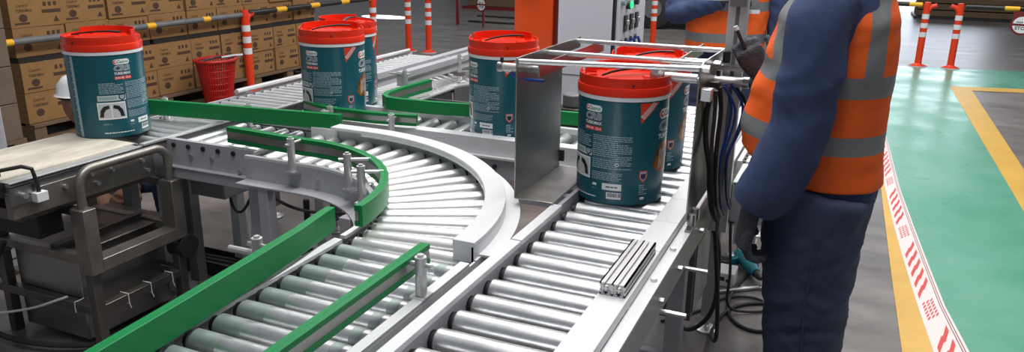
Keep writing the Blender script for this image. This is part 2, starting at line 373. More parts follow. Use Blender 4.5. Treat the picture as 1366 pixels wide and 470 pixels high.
# 60x30 T-slot section in XZ swept along Y
def tslot(mb, cx0, cx1, cz0, cz1, ya, yb, m='alu'):
    t = .004; g = .0065; wn = (cx1 - cx0) / 2
    for k in range(2):
        a, b = cx0 + wn * k, cx0 + wn * (k + 1); c = (a + b) / 2
        for (p, q) in ((a, c - g / 2), (c + g / 2, b)):
            mb.box(p, q, ya, yb, cz1 - t, cz1, m); mb.box(p, q, ya, yb, cz0, cz0 + t, m)
        mb.box(c - .006, c + .006, ya, yb, (cz0 + cz1) / 2 - .006, (cz0 + cz1) / 2 + .006, m)
        for sx in (-1, 1):
            for sz in (-1, 1):
                mb.beam((c + sx * .004, ya, (cz0 + cz1) / 2 + sz * .004), (c + sx * .004, yb, (cz0 + cz1) / 2 + sz * .004), .003, .003, m)
    h = (cz1 - cz0); c0 = (cz0 + cz1) / 2
    for x in (cx0, cx1 - t):
        mb.box(x, x + t, ya, yb, cz0, c0 - g / 2, m); mb.box(x, x + t, ya, yb, c0 + g / 2, cz1, m)
    mb.box(cx0 + wn - .002, cx0 + wn + .002, ya, yb, cz0, cz1, m)
    for k in range(2):
        c = cx0 + wn * (k + .5)
        for sx in (-1, 1):
            for sz in (-1, 1):
                mb.beam((c + sx * .0105, ya, c0 + sz * .0105), (c + sx * .004, ya, c0 + sz * .004), .0005, .0005, m)
                v = Vector((sx, 0, sz)).normalized(); P0 = Vector((c + sx * .005, 0, c0 + sz * .005)); P1 = Vector((c + sx * .013, 0, c0 + sz * .013)); nrm = Vector((-v.z, 0, v.x)) * .0013
                mb.add([(P0 + nrm) + Vector((0, ya, 0)), (P1 + nrm) + Vector((0, ya, 0)), (P1 - nrm) + Vector((0, ya, 0)), (P0 - nrm) + Vector((0, ya, 0)),
                        (P0 + nrm) + Vector((0, yb, 0)), (P1 + nrm) + Vector((0, yb, 0)), (P1 - nrm) + Vector((0, yb, 0)), (P0 - nrm) + Vector((0, yb, 0))],
                       [(0, 1, 2, 3), (7, 6, 5, 4), (0, 4, 5, 1), (2, 6, 7, 3), (1, 5, 6, 2), (0, 3, 7, 4)], m)
tslot(ap, x0, x1_, z0, z1, -.105, .19)
for (a_, b_) in ((x0 + .002, x0 + .0095), (x0 + .0215, x1_ - .0215), (x1_ - .0095, x1_ - .002)): ap.box(a_, b_, -.102, .188, z0 + .002, z1 - .002, 'alu')
ap.box(x0 + .006, x1_ - .006, -.095, .188, z0 + .003, z1 - .0065, 'alu')
tag(ap.build('aluminium_profile'), 'short slotted aluminium profile offcut lying on the white conveyor rail', 'profile')

# ---- B : curve + straight run toward the camera
B = thing('curved_roller_conveyor', 'curved roller conveyor with green inner guide and broad white outer rail', 'conveyor', (0, 0, 0))
me_c = roller_mesh(.362, 'zincb', .022, .026)
a = 1.5
while a < 108:
    q = math.radians(a)
    if a <= 90: put_roller(B, me_c, (.565 * math.cos(q), .565 * math.sin(q), RZ), q)
    a += 5.85
for x in (-.075, -.155, -.235): put_roller(B, me_c, (x + .005, .565, RZ), PI / 2)
op = [(-.26, .892 + .0, 0)] + [(.0, .892, 0)]
# broad outer box rail
Rb0, Rb1 = .890, .955
mb = MB().ring(Rb0, Rb1, .789, .801, 0.0, PI / 2, 64, 'white').box(-.15, 0, Rb0, Rb1, .789, .801, 'white')
mb.ring(.945, Rb1, .70, .789, 0.0, PI / 2, 64, 'white').box(-.15, 0, .945, Rb1, .70, .789, 'white').ring(Rb0 + .001, Rb1 - .001, .742, .790, 0, .09, 6, 'white').ring(Rb0, Rb0 + .004, .776, .789, 0, PI / 2, 64, 'white')
mb.box(-.29, -.152, .94, .955, .70, .775, 'white'); mb.build('outer_rail', B, .0015)
mb = MB().ring(.955, 1.0, .752, .758, 0.03, PI / 2 - .45, 56, 'white').ring(.955, .961, .64, .752, 0, PI / 2, 56, 'white').box(-.15, 0, .955, .961, .64, .752, 'white'); mb.build('outer_flange', B)
mb = MB().ring(.935, .941, .64, .735, 0, PI / 2, 56, 'grey'); mb.build('outer_skirt', B)
mb = MB().ring(.530, .548, .742, .752, 0, PI / 2, 48, 'white').ring(.530, .535, .655, .742, 0, PI / 2, 48, 'grey').box(-.29, 0, .530, .548, .742, .752, 'white').box(-.29, 0, .530, .535, .655, .742, 'grey')
mb.ring(.470, .530, .652, .658, 0, PI / 2, 48, 'grey').box(-.29, 0, .47, .53, .652, .658, 'grey'); mb.build('inner_rail', B)
for ang in (12, 30, 48, 66, 84):
    q = math.radians(ang); MB().cyl((.530 * math.cos(q), .530 * math.sin(q), .70), (.518 * math.cos(q), .518 * math.sin(q), .70), .009, 6, 'chrome').build('bolt', B)
path = [(-.42, .600, .838)] + [(-.30, .592, .838), (-.15, .580, .838)] + arc((0, 0), .576, 92, 3, 36, .838)
rail(B, path, -1, .065)
for (px_, py_, ax, ay) in ((-.045, .508, -.045, .565), (.262, .425, .33, .465), (.385, .325, .45, .36)):
    guide_post(B, px_, py_, .728, .852, (ax, ay)); q = Vector((px_, py_, 0)).normalized(); MB().beam((px_, py_, .718), (px_ + q.x * .04, py_ + q.y * .04, .718), .05, .008, 'zinc').build('post_bracket', B)
for (lx, ly) in ((-.17, .50), (.30, .36), (.50, .02), (.0, .93), (.60, .70), (.93, .03)): leg(B, lx, ly, .652, 'grey', .045)
MB().beam((-.17, .50, .18), (.30, .36, .18), .03, .03, 'grey').build('cross_brace', B)

B2 = thing('roller_conveyor', 'straight roller conveyor with long green side guide coming toward the camera, bottom centre', 'conveyor', (.75, -.5, 0))
me2 = roller_mesh(.365, 'zinc', .0275, None, True)
y = -.055
while y > -1.25: put_roller(B2, me2, (.564, y, .7225), 0); y -= .0765
MB().box(.942, .969, -1.3, -.055, .758, .768, 'white').box(.963, .969, -1.3, -.02, .64, .758, 'white').build('side_rail', B2, .001)
for k in range(16): MB().box(.9695, .974, -1.24 + k * .0765, -1.215 + k * .0765, .715, .74, 'black').build('end_clip', B2)
MB().box(.525, .552, -1.3, -.02, .738, .75, 'white').box(.525, .531, -1.3, -.02, .64, .738, 'grey').build('side_rail', B2, .001)
rail(B2, [(.505, .0, .834), (.512, -.06, .834), (.528, -.17, .832), (.545, -.35, .831), (.566, -.6, .83), (.584, -.84, .83), (.612, -1.2, .83)], -1, .07)
rail(B2, [(.913, -.184, .862), (.916, -.45, .862), (.920, -.75, .862), (.924, -1.1, .862)], 1, .052, 'short green and grey guide on the right side')
guide_post(B2, .954, -.275, .774, .868, (.925, -.275)); guide_post(B2, .954, -.85, .774, .868, (.925, -.85))
guide_post(B2, .455, -.25, .66, .82, (.535, -.25)); MB().cyl((.36, -.25, .775), (.455, -.25, .775), .009, 10, 'alu').build('guide_rod', B2)
for (lx, ly) in ((.50, -.45), (.955, -.45), (.50, -1.2), (.955, -1.2)): leg(B2, lx, ly, .64, 'grey', .04)

# ---- A : short box section joining the belt and the curve
A = thing('transfer_roller_conveyor', 'short grey roller section between the belt and the curved conveyor', 'conveyor', (-.5, .8, 0))
me_a = roller_mesh(.36, 'zinc', .024)
x = -.692
while x < -.31: put_roller(A, me_a, (x, .625, RZ - .006), PI / 2); x += .078
MB().box(-.765, -.290, .578, .602, .752, .758, 'grey').box(-.760, -.292, .578, .584, .648, .752, 'grey').box(-.760, -.292, .552, .584, .644, .650, 'grey').build('side_rail', A, .001)
for k in range(6): MB().cyl((-.70 + k * .078, .5775, .735), (-.70 + k * .078, .572, .735), .010, 12, 'black').build('axle_cap', A)
for (bx, bz) in ((-.61, .70), (-.50, .70), (-.36, .665)): MB().cyl((bx, .578, bz), (bx, .568, bz), .009, 6, 'chrome').build('bolt', A)
MB().box(-.757, -.735, .46, 1.08, .752, .762, 'alu').box(-.752, -.742, .46, 1.08, .64, .752, 'dgrey').build('end_rail', A, .001)
MB().box(-.74, -.29, 1.0, 1.02, .735, .76, 'grey').box(-.74, -.29, 1.0, 1.006, .64, .74, 'grey').build('far_rail', A)
for (xa, xb, ya, yb) in ((-.80, -.262, .558, .598), (-.80, -.262, .96, 1.0)): MB().box(xa, xb, ya, yb, .600, .642, 'grey').build('frame_beam', A, .002)
for (xa, xb, ya, yb) in ((-.30, -.262, .598, .96), (-.80, -.762, .598, .96)): MB().box(xa, xb, ya, yb, .600, .642, 'grey').build('frame_beam', A, .002)
for lx, ly in ((-.285, .578), (-.285, .98), (-.78, .98), (-.78, .578)): leg(A, lx, ly, .600, 'grey', .048)
MB().box(-.66, -.48, .60, .75, .52, .60, 'dgrey').build('motor_box', A, .004)
gl = rail(A, [(-1.14, .832, .838), (-.90, .870, .838), (-.60, .912, .838), (-.155, .975, .838)], 1, .068, 'long slanted green diverter guide')
for px_, py_ in ((-1.05, .875), (-.62, .935), (-.25, .985)): guide_post(A, px_, py_, .745, .842)

# ---- E : conveyor beyond the belt, rollers across, going back along +Y
Ec = thing('roller_conveyor', 'white roller conveyor running back past the red basket behind the belt', 'conveyor', (-.95, 1.5, 0))
me_e = roller_mesh(.345, 'zincb', .021)
y = .60
while y < 3.2: put_roller(Ec, me_e, (-1.122, y, RZ), 0); y += .0635
MB().box(-.765, -.758, 1.10, 3.25, .66, .742, 'grey').box(-.765, -.738, 1.10, 3.25, .742, .75, 'alu').build('side_rail', Ec, .001)
MB().box(-1.16, -1.150, .55, 3.25, .64, .742, 'grey').build('side_rail', Ec, .001)
MB().cyl((-1.152, 1.44, .765), (-1.152, 3.2, .765), .014, 14, 'alu').build('edge_pipe', Ec)
for lx in (-1.135, -.775):
    for ly in (.7, 1.64, 2.9): leg(Ec, lx, ly, .64, 'dgrey', .05)

# ---- C : crosswise conveyor behind the curve
C = thing('roller_conveyor', 'crosswise white railed roller conveyor behind the curve, carrying the centre pail', 'conveyor', (.2, 1.3, 0))
me_x = roller_mesh(.24, 'zinc', .025)
x = -.60
while x < .98: put_roller(C, me_x, (x, 1.19, RZ), PI / 2); x += .093
MB().box(-.30, 1.0, 1.115, 1.175, .745, .772, 'white').box(-.30, 1.0, 1.115, 1.121, .700, .745, 'white').box(-.30, 1.0, 1.095, 1.121, .690, .700, 'white').box(-.3, 1.0, 1.115, 1.12, .60, .69, 'grey').build('side_rail', C, .001)
for k in range(6): MB().cyl((-.1 + k * .2, 1.115, .655), (-.1 + k * .2, 1.103, .655), .010, 6, 'black').build('bolt', C)
MB().box(-.62, 1.0, 1.445, 1.475, .74, .765, 'white').box(-.62, 1.0, 1.445, 1.45, .64, .74, 'grey').build('side_rail', C, .001)
MB().box(-.3, .98, 1.14, 1.18, .50, .56, 'grey').build('frame_beam', C, .002)
rail(C, [(-.245, 1.90, .835), (-.262, 1.62, .835), (-.258, 1.50, .835), (-.235, 1.44, .835), (-.19, 1.40, .834), (-.12, 1.398, .833), (.05, 1.412, .832), (.288, 1.46, .83), (.70, 1.50, .83), (.97, 1.52, .83)], 1, .06)
rail(C, [(-.48, 1.157, .835), (-.37, 1.11, .835), (-.265, 1.087, .835), (-.06, 1.09, .835), (.128, 1.125, .835)], -1, .05)
guide_post(C, -.27, 1.055, .76, .845, (-.27, 1.09)); guide_post(C, .04, 1.06, .75, .84, (.04, 1.10))
for lx, ly in ((-.25, 1.16), (.9, 1.16), (-.25, 1.46), (.9, 1.46), (.35, 1.16)): leg(C, lx, ly, .60, 'dgrey', .05)

# ---- F : feeder conveyor that curves away to the right
F = thing('roller_conveyor', 'fine pitched roller conveyor bending right behind the green corner guide', 'conveyor', (-.5, 1.9, 0))
me_f = roller_mesh(.41, 'zincb', .019)
y = 1.53
while y < 2.12: put_roller(F, me_f, (-.675, y, RZ), 0); y += .048
fc = (-.04, 2.15)
for k in range(15):
    q = math.radians(180 - k * 6.3); put_roller(F, me_f, (fc[0] + .225 * math.cos(q), fc[1] + .225 * math.sin(q), RZ), q)
MB().box(-.252, -.225, 1.60, 2.15, .742, .75, 'alu').box(-.252, -.246, 1.60, 2.15, .62, .742, 'dgrey').build('side_rail', F)
MB().ring(.19, .215, .742, .752, PI / 2, PI, 20, 'alu', fc).ring(.19, .196, .60, .742, PI / 2, PI, 20, 'dgrey', fc).build('inner_rail', F)
MB().box(-.225, .25, 1.62, 1.86, .64, .70, 'steel').box(-.225, .25, 1.86, 1.87, .60, .74, 'steel').build('drip_tray', F, .002)
MB().box(-.70, -.685, 1.5, 2.15, .62, .745, 'grey').ring(.645, .66, .62, .75, PI / 2, PI, 24, 'grey', fc).build('side_rail', F)
for k, (dx, dz) in enumerate(((0, 0), (.09, .015))):
    xx = -.505 + dx * 1.7
    MB().box(xx, xx + .05, 1.72 + k * .02, 3.6, .80 + dz, .875 + dz, 'grey').box(xx + .05, xx + .054, 1.72 + k * .02, 3.6, .83 + dz, .845 + dz, 'dgrey').build('side_guide_beam', F, .003)
for yy_ in (1.74, 2.35):
    guide_post(F, -.30, yy_, .75, .90, (-.40, yy_)); MB().box(-.33, -.27, yy_ - .02, yy_ + .02, .78, .80, 'dsteel').build('clamp_block', F)
for lx, ly in ((-.68, 1.6), (-.24, 1.6), (-.68, 2.2), (-.05, 2.75)): leg(F, lx, ly, .62, 'dgrey', .05)

# ================================================================== BELT CONVEYOR with steel trolley frame
T = thing('belt_conveyor', 'cream belt conveyor on a steel frame with a round tube handle, far left', 'conveyor', (-.95, .2, 0))
mb = MB(); prof = []
ya, yb, zt, rb = -.13, .49, .758, .030
for i in range(13): q = PI / 2 + PI * i / 12; prof.append((ya + rb * math.cos(q) + rb, zt - rb + rb * math.sin(q)))
for i in range(13): q = -PI / 2 + PI * i / 12; prof.append((yb - rb + rb * math.cos(q), zt - rb + rb * math.sin(q)))
n = len(prof); vs = [(x, p[0], p[1]) for x in (-1.165, -.79) for p in prof]
mb.add(vs, [(k, (k + 1) % n, n + (k + 1) % n, n + k) for k in range(n)] + [tuple(range(n)), tuple(range(n, 2 * n))[::-1]], 'belt'); mb.build('belt', T)
for yy_ in (ya + rb, yb - rb): MB().cyl((-1.18, yy_, zt - rb), (-.765, yy_, zt - rb), .026, 20, 'black').build('pulley', T)
MB().box(-.787, -.742, -.09, .47, .738, .752, 'alu').box(-.787, -.748, -.09, .47, .716, .738, 'dgrey').box(-.742, -.738, -.09, .47, .742, .749, 'black').build('side_profile', T, .001)
MB().box(-.765, -.735, -.10, .50, .625, .716, 'framesteel').build('side_panel', T, .002)
MB().box(-1.20, -1.17, -.09, .50, .625, .748, 'framesteel').build('side_panel', T, .002)
MB().box(-1.17, -.765, -.06, .46, .60, .64, 'dsteel').build('bed', T)
for (yy_, zz) in ((.21, .705), (.23, .665), (.30, .70), (.44, .70), (.46, .655), (.10, .69)): MB().cyl((-.735, yy_, zz), (-.722, yy_, zz), .008, 8, 'chrome').build('bolt', T)
MB().box(-.735, -.728, -.10, .00, .675, .735, 'steel').cyl((-.728, -.06, .705), (-.71, -.06, .705), .01, 12, 'chrome').build('tension_plate', T)
MB().tube([(-.80, -.125, .79), (-.74, -.04, .80), (-.718, -.02, .79), (-.715, -.012, .74), (-.715, -.01, .70)], .007, 10, 'black').box(-.83, -.76, -.16, -.10, .778, .80, 'black').box(-.728, -.70, -.03, .012, .672, .705, 'pailwhite').build('sensor_bracket', T, .001, 'black bent sensor bracket with white block')
# frame
fx = -.70
def sq(par, p0, p1, w=.04, m='framesteel', name='frame_tube', wh=None): return MB().beam(p0, p1, w, wh or w, m).build(name, par, .003)
for yy_ in (.13, .535):
    sq(T, (fx, yy_, .345), (fx, yy_, .60), .055, 'framesteel', 'frame_post', .07); sq(T, (-1.2, yy_, .345), (-1.2, yy_, .60), .045)
    sq(T, (fx + .0, yy_, 0.0), (fx, yy_, .345), .038, 'dsteel', 'frame_leg'); sq(T, (-1.2, yy_, 0.0), (-1.2, yy_, .345), .038, 'dsteel', 'frame_leg')
    sq(T, (fx - .02, yy_, .395), (-1.2, yy_, .395), .035); sq(T, (fx - .02, yy_, .19), (-1.5, yy_, .19), .035, 'dsteel')
    sq(T, (fx - .02, yy_, .585), (-1.2, yy_, .585), .03, 'dsteel')
sq(T, (fx, .15, .372), (fx, .515, .372), .07, wh=.05)
sq(T, (fx, .15, .19), (fx, .515, .19), .034, 'dsteel')
sq(T, (-1.2, .15, .372), (-1.2, .515, .372), .045); sq(T, (-.9, .13, .41), (-.9, .535, .41), .03, 'dsteel')
hp = [(fx, .13, .59), (fx, .13, .68)] + [(fx, .19 - .06 * math.cos(q), .68 + .06 * math.sin(q)) for q in [PI / 2 * i / 8 for i in range(1, 9)]] + [(fx, .475 + .06 * math.sin(q), .68 + .06 * math.cos(q)) for q in [PI / 2 * i / 8 for i in range(0, 9)]] + [(fx, .535, .59)]
MB().tube(hp, .0165, 16, 'framesteel').build('tube_handle', T)
MB().box(-1.16, -.80, .02, .12, .50, .60, 'black').build('dark_skirt_box', T, .004)  # plain dark box added for the dark mass beneath the belt
MB().box(-1.16, -.80, .15, .60, .03, .40, 'steel').box(-1.17, -.79, .14, .61, .395, .405, 'dsteel').build('steel_cabinet', T, .004, 'stainless box under the frame')
for (p, d) in (((fx, .25, .19), 'y'), ((fx, .36, .19), 'y'), ((fx, .47, .19), 'y'), ((-.80, .13, .19), 'x')):
    t_ = .021; x_, y_, z_ = p
    if d == 'y': MB().tube([(x_ - t_, y_, z_ - t_), (x_ + t_, y_, z_ - t_), (x_ + t_, y_, z_ + t_), (x_ - t_, y_, z_ + t_), (x_ - t_, y_, z_ - t_)], .0022, 6, 'zip').tube([(x_ + t_, y_, z_ - t_), (x_ + t_ + .004, y_ + .003, z_ - t_ - .02)], .0015, 6, 'zip').build('cable_tie', T)
    else: MB().tube([(x_, y_ - t_, z_ - t_), (x_, y_ - t_, z_ + t_), (x_, y_ + t_, z_ + t_)], .0022, 6, 'zip').build('cable_tie', T)
MB().cyl((-.66, .56, .30), (-.74, .56, .30), .05, 20, 'rubber').build('wheel', T)

# ================================================================== PUSHER STATION
G = thing('pusher_station', 'steel plate pusher frame with three cross rods around the nearest right hand pails', 'machine', (1.15, .7, .78))
# left plate: vertical + horizontal flange
pl_ = [(.43, .782), (.83, .782), (.83, 1.222), (1.02, 1.225), (1.02, 1.19), (.845, 1.17), (.845, 1.222), (.43, 1.222)]
MB().box(.882, .886, .43, .83, .782, 1.224, 'steel').box(.882, .886, .83, 1.02, 1.185, 1.224, 'steel').build('side_plate', G, .001)
MB().box(.886, 1.012, .43, .83, .781, .785, 'steel').build('base_flange', G, .001)
MB().beam((.884, .84, .80), (.884, .84, .84), .01, .03, 'black').build('hinge', G)
# right plate, chamfered top
pr = [(.47, .775), (1.03, .775), (1.02, 1.225), (.56, 1.235), (.50, 1.225), (.495, 1.20)]
mb = MB(); n = len(pr); vs = [(x, p[0], p[1]) for x in (1.412, 1.416) for p in pr]
mb.add(vs, [tuple(range(n)), tuple(range(n, 2 * n))[::-1]] + [(k, (k + 1) % n, n + (k + 1) % n, n + k) for k in range(n)], 'steel'); mb.build('side_plate', G)
MB().box(1.416, 1.434, .45, 1.02, .752, .757, 'steel').build('base_flange', G)
for (yy_, zz, y2, z2) in ((.447, 1.211, .515, 1.220), (.70, 1.206, .705, 1.207), (.985, 1.212, .985, 1.212)):
    mb = MB().cyl((.876, yy_, zz), (1.43, y2, z2), .0085, 14, 'chrome'); mb.build('cross_rod', G)
    MB().cyl((1.42, y2, z2), (1.438, y2, z2), .012, 6, 'chrome').build('rod_nut', G)
def air_cyl(xa, xb, y, z, r, rodx, name='air_cylinder'):
    c_ = MB().cyl((xa, y, z), (xb, y, z), r, 20, 'alu').cyl((xa - .006, y, z), (xa + .012, y, z), r * 1.15, 20, 'steel').cyl((xb - .012, y, z), (xb + .006, y, z), r * 1.15, 20, 'steel').build(name, G)
    MB().cyl((rodx, y, z), (xa if abs(rodx - xa) < abs(rodx - xb) else xb, y, z), .005, 12, 'chrome').build('piston_rod', c_)
    MB().cyl(((xa + xb) / 2 - .03, y, z + r), ((xa + xb) / 2 - .03, y, z + r + .016), .006, 8, 'black').build('air_fitting', c_)
    return c_
air_cyl(1.40, 1.515, .75, 1.150, .0155, 1.262)
MB().cyl((1.262, .75, 1.150), (1.365, .75, 1.150), .0145, 20, 'alu').build('rod_sleeve', G)
air_cyl(1.36, 1.47, 1.05, 1.165, .0125, 1.262)
MB().box(1.255, 1.260, .66, 1.42, 1.135, 1.175, 'steel').box(1.235, 1.260, .657, .661, 1.12, 1.185, 'steel').build('pusher_plate', G)
air_cyl(.790, .862, .52, 1.178, .0135, .946)
MB().cyl((.886, .52, 1.178), (.925, .52, 1.178), .012, 16, 'steel').build('rod_sleeve', G)
MB().box(.945, .950, .452, 1.10, 1.166, 1.206, 'steel').build('pusher_plate', G)
for (yy_, col) in ((.50, 'chrome'), (.63, 'black')): MB().box(1.42, 1.45, yy_, yy_ + .035, 1.13, 1.165, col).build('solenoid_block', G, .002)
MB().cyl((1.44, .80, 1.20), (1.44, .80, 1.235), .012, 10, 'black').box(1.42, 1.50, .80, .84, 1.175, 1.19, 'steel').build('valve', G)
# little white clip at the plate foot
for yy_ in (.50, .56): MB().cyl((1.425, yy_, .757), (1.425, yy_, .79), .012, 10, 'chrome').build('fixing_bolt', G)
MB().tube([(.83, .515, 1.162), (.85, .51, 1.150), (.90, .50, 1.148), (.95, .49, 1.15)], .005, 8, 'blue').build('air_hose', G)
# aluminium upright and cross beam
U = thing('aluminium_portal', 'grey aluminium profile upright and beam rising in front of the rear worker', 'frame', (1.455, .86, 0))
MB().box(1.425, 1.485, .845, .875, .62, 1.80, 'alu').box(1.449, 1.461, .8435, .8455, .62, 1.80, 'dgrey').build('upright', U, .002)
MB().box(1.0, 1.425, .845, .875, 1.385, 1.435, 'alu').build('cross_beam', U, .002)
MB().box(1.43, 1.48, .83, .845, 1.37, 1.41, 'dgrey').build('corner_bracket', U)
MB().box(.92, .955, .845, .885, .60, 1.80, 'alu').build('upright', U, .002) if False else None
# hoses
for k, (x_, y_, m_, r_, s_) in enumerate(((1.45, .64, 'black', .007, .01), (1.455, .70, 'blue', .0045, .03), (1.47, .72, 'blue', .0045, .05), (1.44, .60, 'black', .008, -.02), (1.46, .66, 'blue', .004, .045), (1.45, .58, 'rubber', .006, 0), (1.465, .76, 'black', .005, .06))):
    pts = [(x_, y_, 1.15), (x_ + s_, y_ + .02, 1.08), (x_ + s_ * .6, y_ + .01, .98), (x_ + .01, y_ - .01, .92), (x_ + .012, y_ + .01, .84), (x_ + .015, y_ + .06, .76), (x_ + .02, y_ + .14, .70)]
    tt = []
    for i in range(len(pts) - 1):
        for j in range(4): tt.append(lerp(pts[i], pts[i + 1], j / 4))
    tt.append(pts[-1])
    for _ in range(3): tt = [tt[0]] + [tuple((tt[i - 1][q] + 2 * tt[i][q] + tt[i + 1][q]) / 4 for q in range(3)) for i in range(1, len(tt) - 1)] + [tt[-1]]
    MB().tube(tt, r_, 8, m_).build('air_hose', G)
MB().box(1.47, 1.62, 1.02, 1.28, .60, .74, 'grey').box(1.47, 1.62, 1.02, 1.28, .742, .75, 'white').build('valve_box', U, .003, 'grey valve box beside the worker')
# second small roller track beside D, with green stub
H = thing('side_roller_track', 'narrow white toothed roller track behind the hoses, left of the orange vest', 'conveyor', (1.55, 1.9, 0))
me_h = roller_mesh(.12, 'zincb', .015)
y = 1.35
while y < 2.6: put_roller(H, me_h, (1.47, y, .735), 0); y += .05
MB().box(1.60, 1.66, 1.3, 2.65, .70, .765, 'white').build('side_rail', H, .001)
MB().box(1.445, 1.462, 1.3, 2.65, .70, .752, 'white').build('side_rail', H, .001)
for ly in (1.42, 2.5): leg(H, 1.645, ly, .70, 'grey', .03)
for ly in (2.25, 2.55): leg(H, 1.452, ly, .70, 'grey', .025)
MB().box(1.44, 1.66, 1.62, 1.632, .90, .95, 'green').box(1.63, 1.65, 1.62, 1.64, .765, .92, 'alu').build('guide_stub', H)

# ================================================================== PAILS
def pail_label_mb():
    mb = MB(); R0 = .1462
    def rad(z, k): return .1425 + .0035 * z / .336 + .0004 + k * .00022
    def mp(a, z, k): q = math.radians(a); r = rad(z, k); return (r * math.cos(q), r * math.sin(q), z)
    def rect(a0, a1, z0, z1, m, k=1):
        n = max(1, int(abs(a1 - a0) / 4)); vs = []
        for i in range(n + 1):
            a = a0 + (a1 - a0) * i / n; vs += [mp(a, z0, k), mp(a, z1, k)]
        mb.add(vs, [(2 * i, 2 * i + 2, 2 * i + 3, 2 * i + 1) for i in range(n)], m)
    def poly(pts, m, k=1):
        vs, fs = split2d(pts, [tuple(range(len(pts)))]); mb.add([mp(a, z, k) for a, z in vs], fs, m)
    def txt(s, a0, a1, z0, z1, m, k=2, bold=0., shear=0., rot=None):
        vs, fs = text_geo(s, bold, shear)
        if rot is None: p2 = [(a0 + (a1 - a0) * x, z0 + (z1 - z0) * y) for x, y in vs]
        else:
            (ax, az), (ux, uz), (wx, wz) = rot; p2 = [(ax + ux * x + wx * y, az + uz * x + wz * y) for x, y in vs]
        p2, fs = split2d(p2, fs); mb.add([mp(a, z, k) for a, z in p2], fs, m)
    def rrect(a0, a1, z0, z1, m, k=1):
        c = (z1 - z0) * .5; ca = c / .146 * 57.3; pts = []
        for (aa, zz, s0) in ((a1 - ca, z1 - c, 0), (a0 + ca, z1 - c, 90), (a0 + ca, z0 + c, 180), (a1 - ca, z0 + c, 270)):
            for j in range(5): q = math.radians(s0 + j * 22.5); pts.append((aa + ca * math.cos(q), zz + c * math.sin(q)))
        # fan in strips
        poly(pts, m, k)
    def disc(a, z, r, m, k=2):
        poly([(a + r / .146 * 57.3 * math.cos(q), z + r * math.sin(q)) for q in [2 * PI * j / 16 for j in range(16)]], m, k)
    def shield(a, z, w, h, m, k=2):
        poly([(a - w / 2, z + h / 2), (a - w / 2, z - h * .1), (a, z - h / 2), (a + w / 2, z - h * .1), (a + w / 2, z + h / 2)], m, k)
    def logo(c, w, zt, sc):
        # castrol badge, CRB, TURBOMAX
        rrect(c - w / 2, c + w / 2, zt - .021 * sc, zt, 'lwhite', 1)
        disc(c - w * .38, zt - .0105 * sc, .0072 * sc, 'lred', 2); rect(c - w * .40, c - w * .28, zt - .0125 * sc, zt - .007 * sc, 'lwhite', 3)
        txt('Castrol', c - w * .27, c + w * .43, zt - .016 * sc, zt - .004 * sc, 'lgreen', 2, .02, .25)
        txt('CRB', c - w / 2, c + w / 2, zt - .047 * sc, zt - .024 * sc, 'lpale', 2, .05, .12)
        txt('CRB', c - w * .47, c + w * .47, zt - .0445 * sc, zt - .0265 * sc, 'teal', 3, -.012, .12)
        txt('TURBOMAX', c - w / 2, c + w / 2, zt - .062 * sc, zt - .0515 * sc, 'lwhite', 2, .03)
    random.seed(3)
    def lines(a0, a1, z0, z1, n, m='lgrey', k=2):
        hz = (z1 - z0) / n
        for i in range(n):
            a = a0; zz = z0 + hz * i; e = a1 - random.choice((0, 0, 0, .1, .35)) * (a1 - a0)
            while a < e:
                l = random.uniform(2, 6); rect(a, min(a + l, e), zz + hz * .22, zz + hz * .72, m, k); a += l + .9
    def dashes(o, u, w_):
        t = 0
        while t < .97:
            l = random.uniform(.03, .09); e = min(1, t + l)
            poly([(o[0] + u[0] * a + w_[0] * b, o[1] + u[1] * a + w_[1] * b) for a, b in ((t, 0), (e, 0), (e, 1), (t, 1))], 'lpale', 2); t = e + .025
    for c0 in (0,):
        logo(0, 26, .319, 1)
        rect(-13, 13.5, .238, .251, 'lred', 1); txt('15W-40', -12, 1, .2405, .2485, 'lwhite', 2, .02); txt('CI-4', 4, 12, .2405, .2485, 'lwhite', 2, .02)
        lines(-38, -2, .182, .228, 7)
        rect(-42, 0, .154, .176, 'lpale', 1); rect(-40, -14, .159, .171, 'lgrey', 2); shield(-6, .165, 10, .026, 'ldark', 3); shield(-6, .166, 7, .018, 'lgrey', 4)
        lines(1.5, 53, .118, .228, 17); rect(1.5, 14, .205, .208, 'teal', 3); rect(1.5, 30, .153, .156, 'teal', 3)
        disc(35, .135, .0055, 'lwhite', 4); disc(35, .135, .0035, 'teal', 5)
        rect(-44, -2, .078, .148, 'lwhite', 1); rect(-42.5, -3.5, .084, .142, 'lpale', 2); rect(-24, -22.5, .084, .142, 'lwhite', 3)
        for (c_, f_) in ((-34, 1), (-13, -1)):
            pts = [(c_ - 8 * f_, .088), (c_ - 6 * f_, .115), (c_ - 1 * f_, .132), (c_ + 7 * f_, .137), (c_ + 8 * f_, .124), (c_ + 2 * f_, .118), (c_ - 1 * f_, .105), (c_ - 2 * f_, .088)]
            poly(pts, 'ldark', 3)
        lines(1.5, 42, .080, .108, 5)
        rect(17, 42, .049, .071, 'lwhite', 2); lines(22, 37, .056, .064, 1, 'ldark', 3)
        rect(23, 42, .020, .042, 'lwhite', 2); a = 24.5
        while a < 40.5: wd_ = random.choice((.4, .7, 1.1)); rect(a, a + wd_, .027, .040, 'ldark', 3); a += wd_ + random.choice((.5, .8))
        rect(3, 9, .059, .067, 'lwhite', 2)
        lines(-38, 8, .018, .026, 1, 'lwhite'); lines(2, 13, .048, .052, 1)
        lines(-38, -25, .055, .062, 2)
        poly([(60, .333), (88, .333), (62.5, .268)], 'lred', 1)
        dashes((63.2, .286), (17, .044), (-2.0, .006))
        dashes((65.8, .281), (18, .047), (-1.8, .0055))
        logo(113, 44, .308, 1.55)
        gp = [(84, .128), (88, .17), (98, .195), (112, .205), (128, .19), (140, .16), (138, .12), (124, .10), (104, .098), (92, .108)]
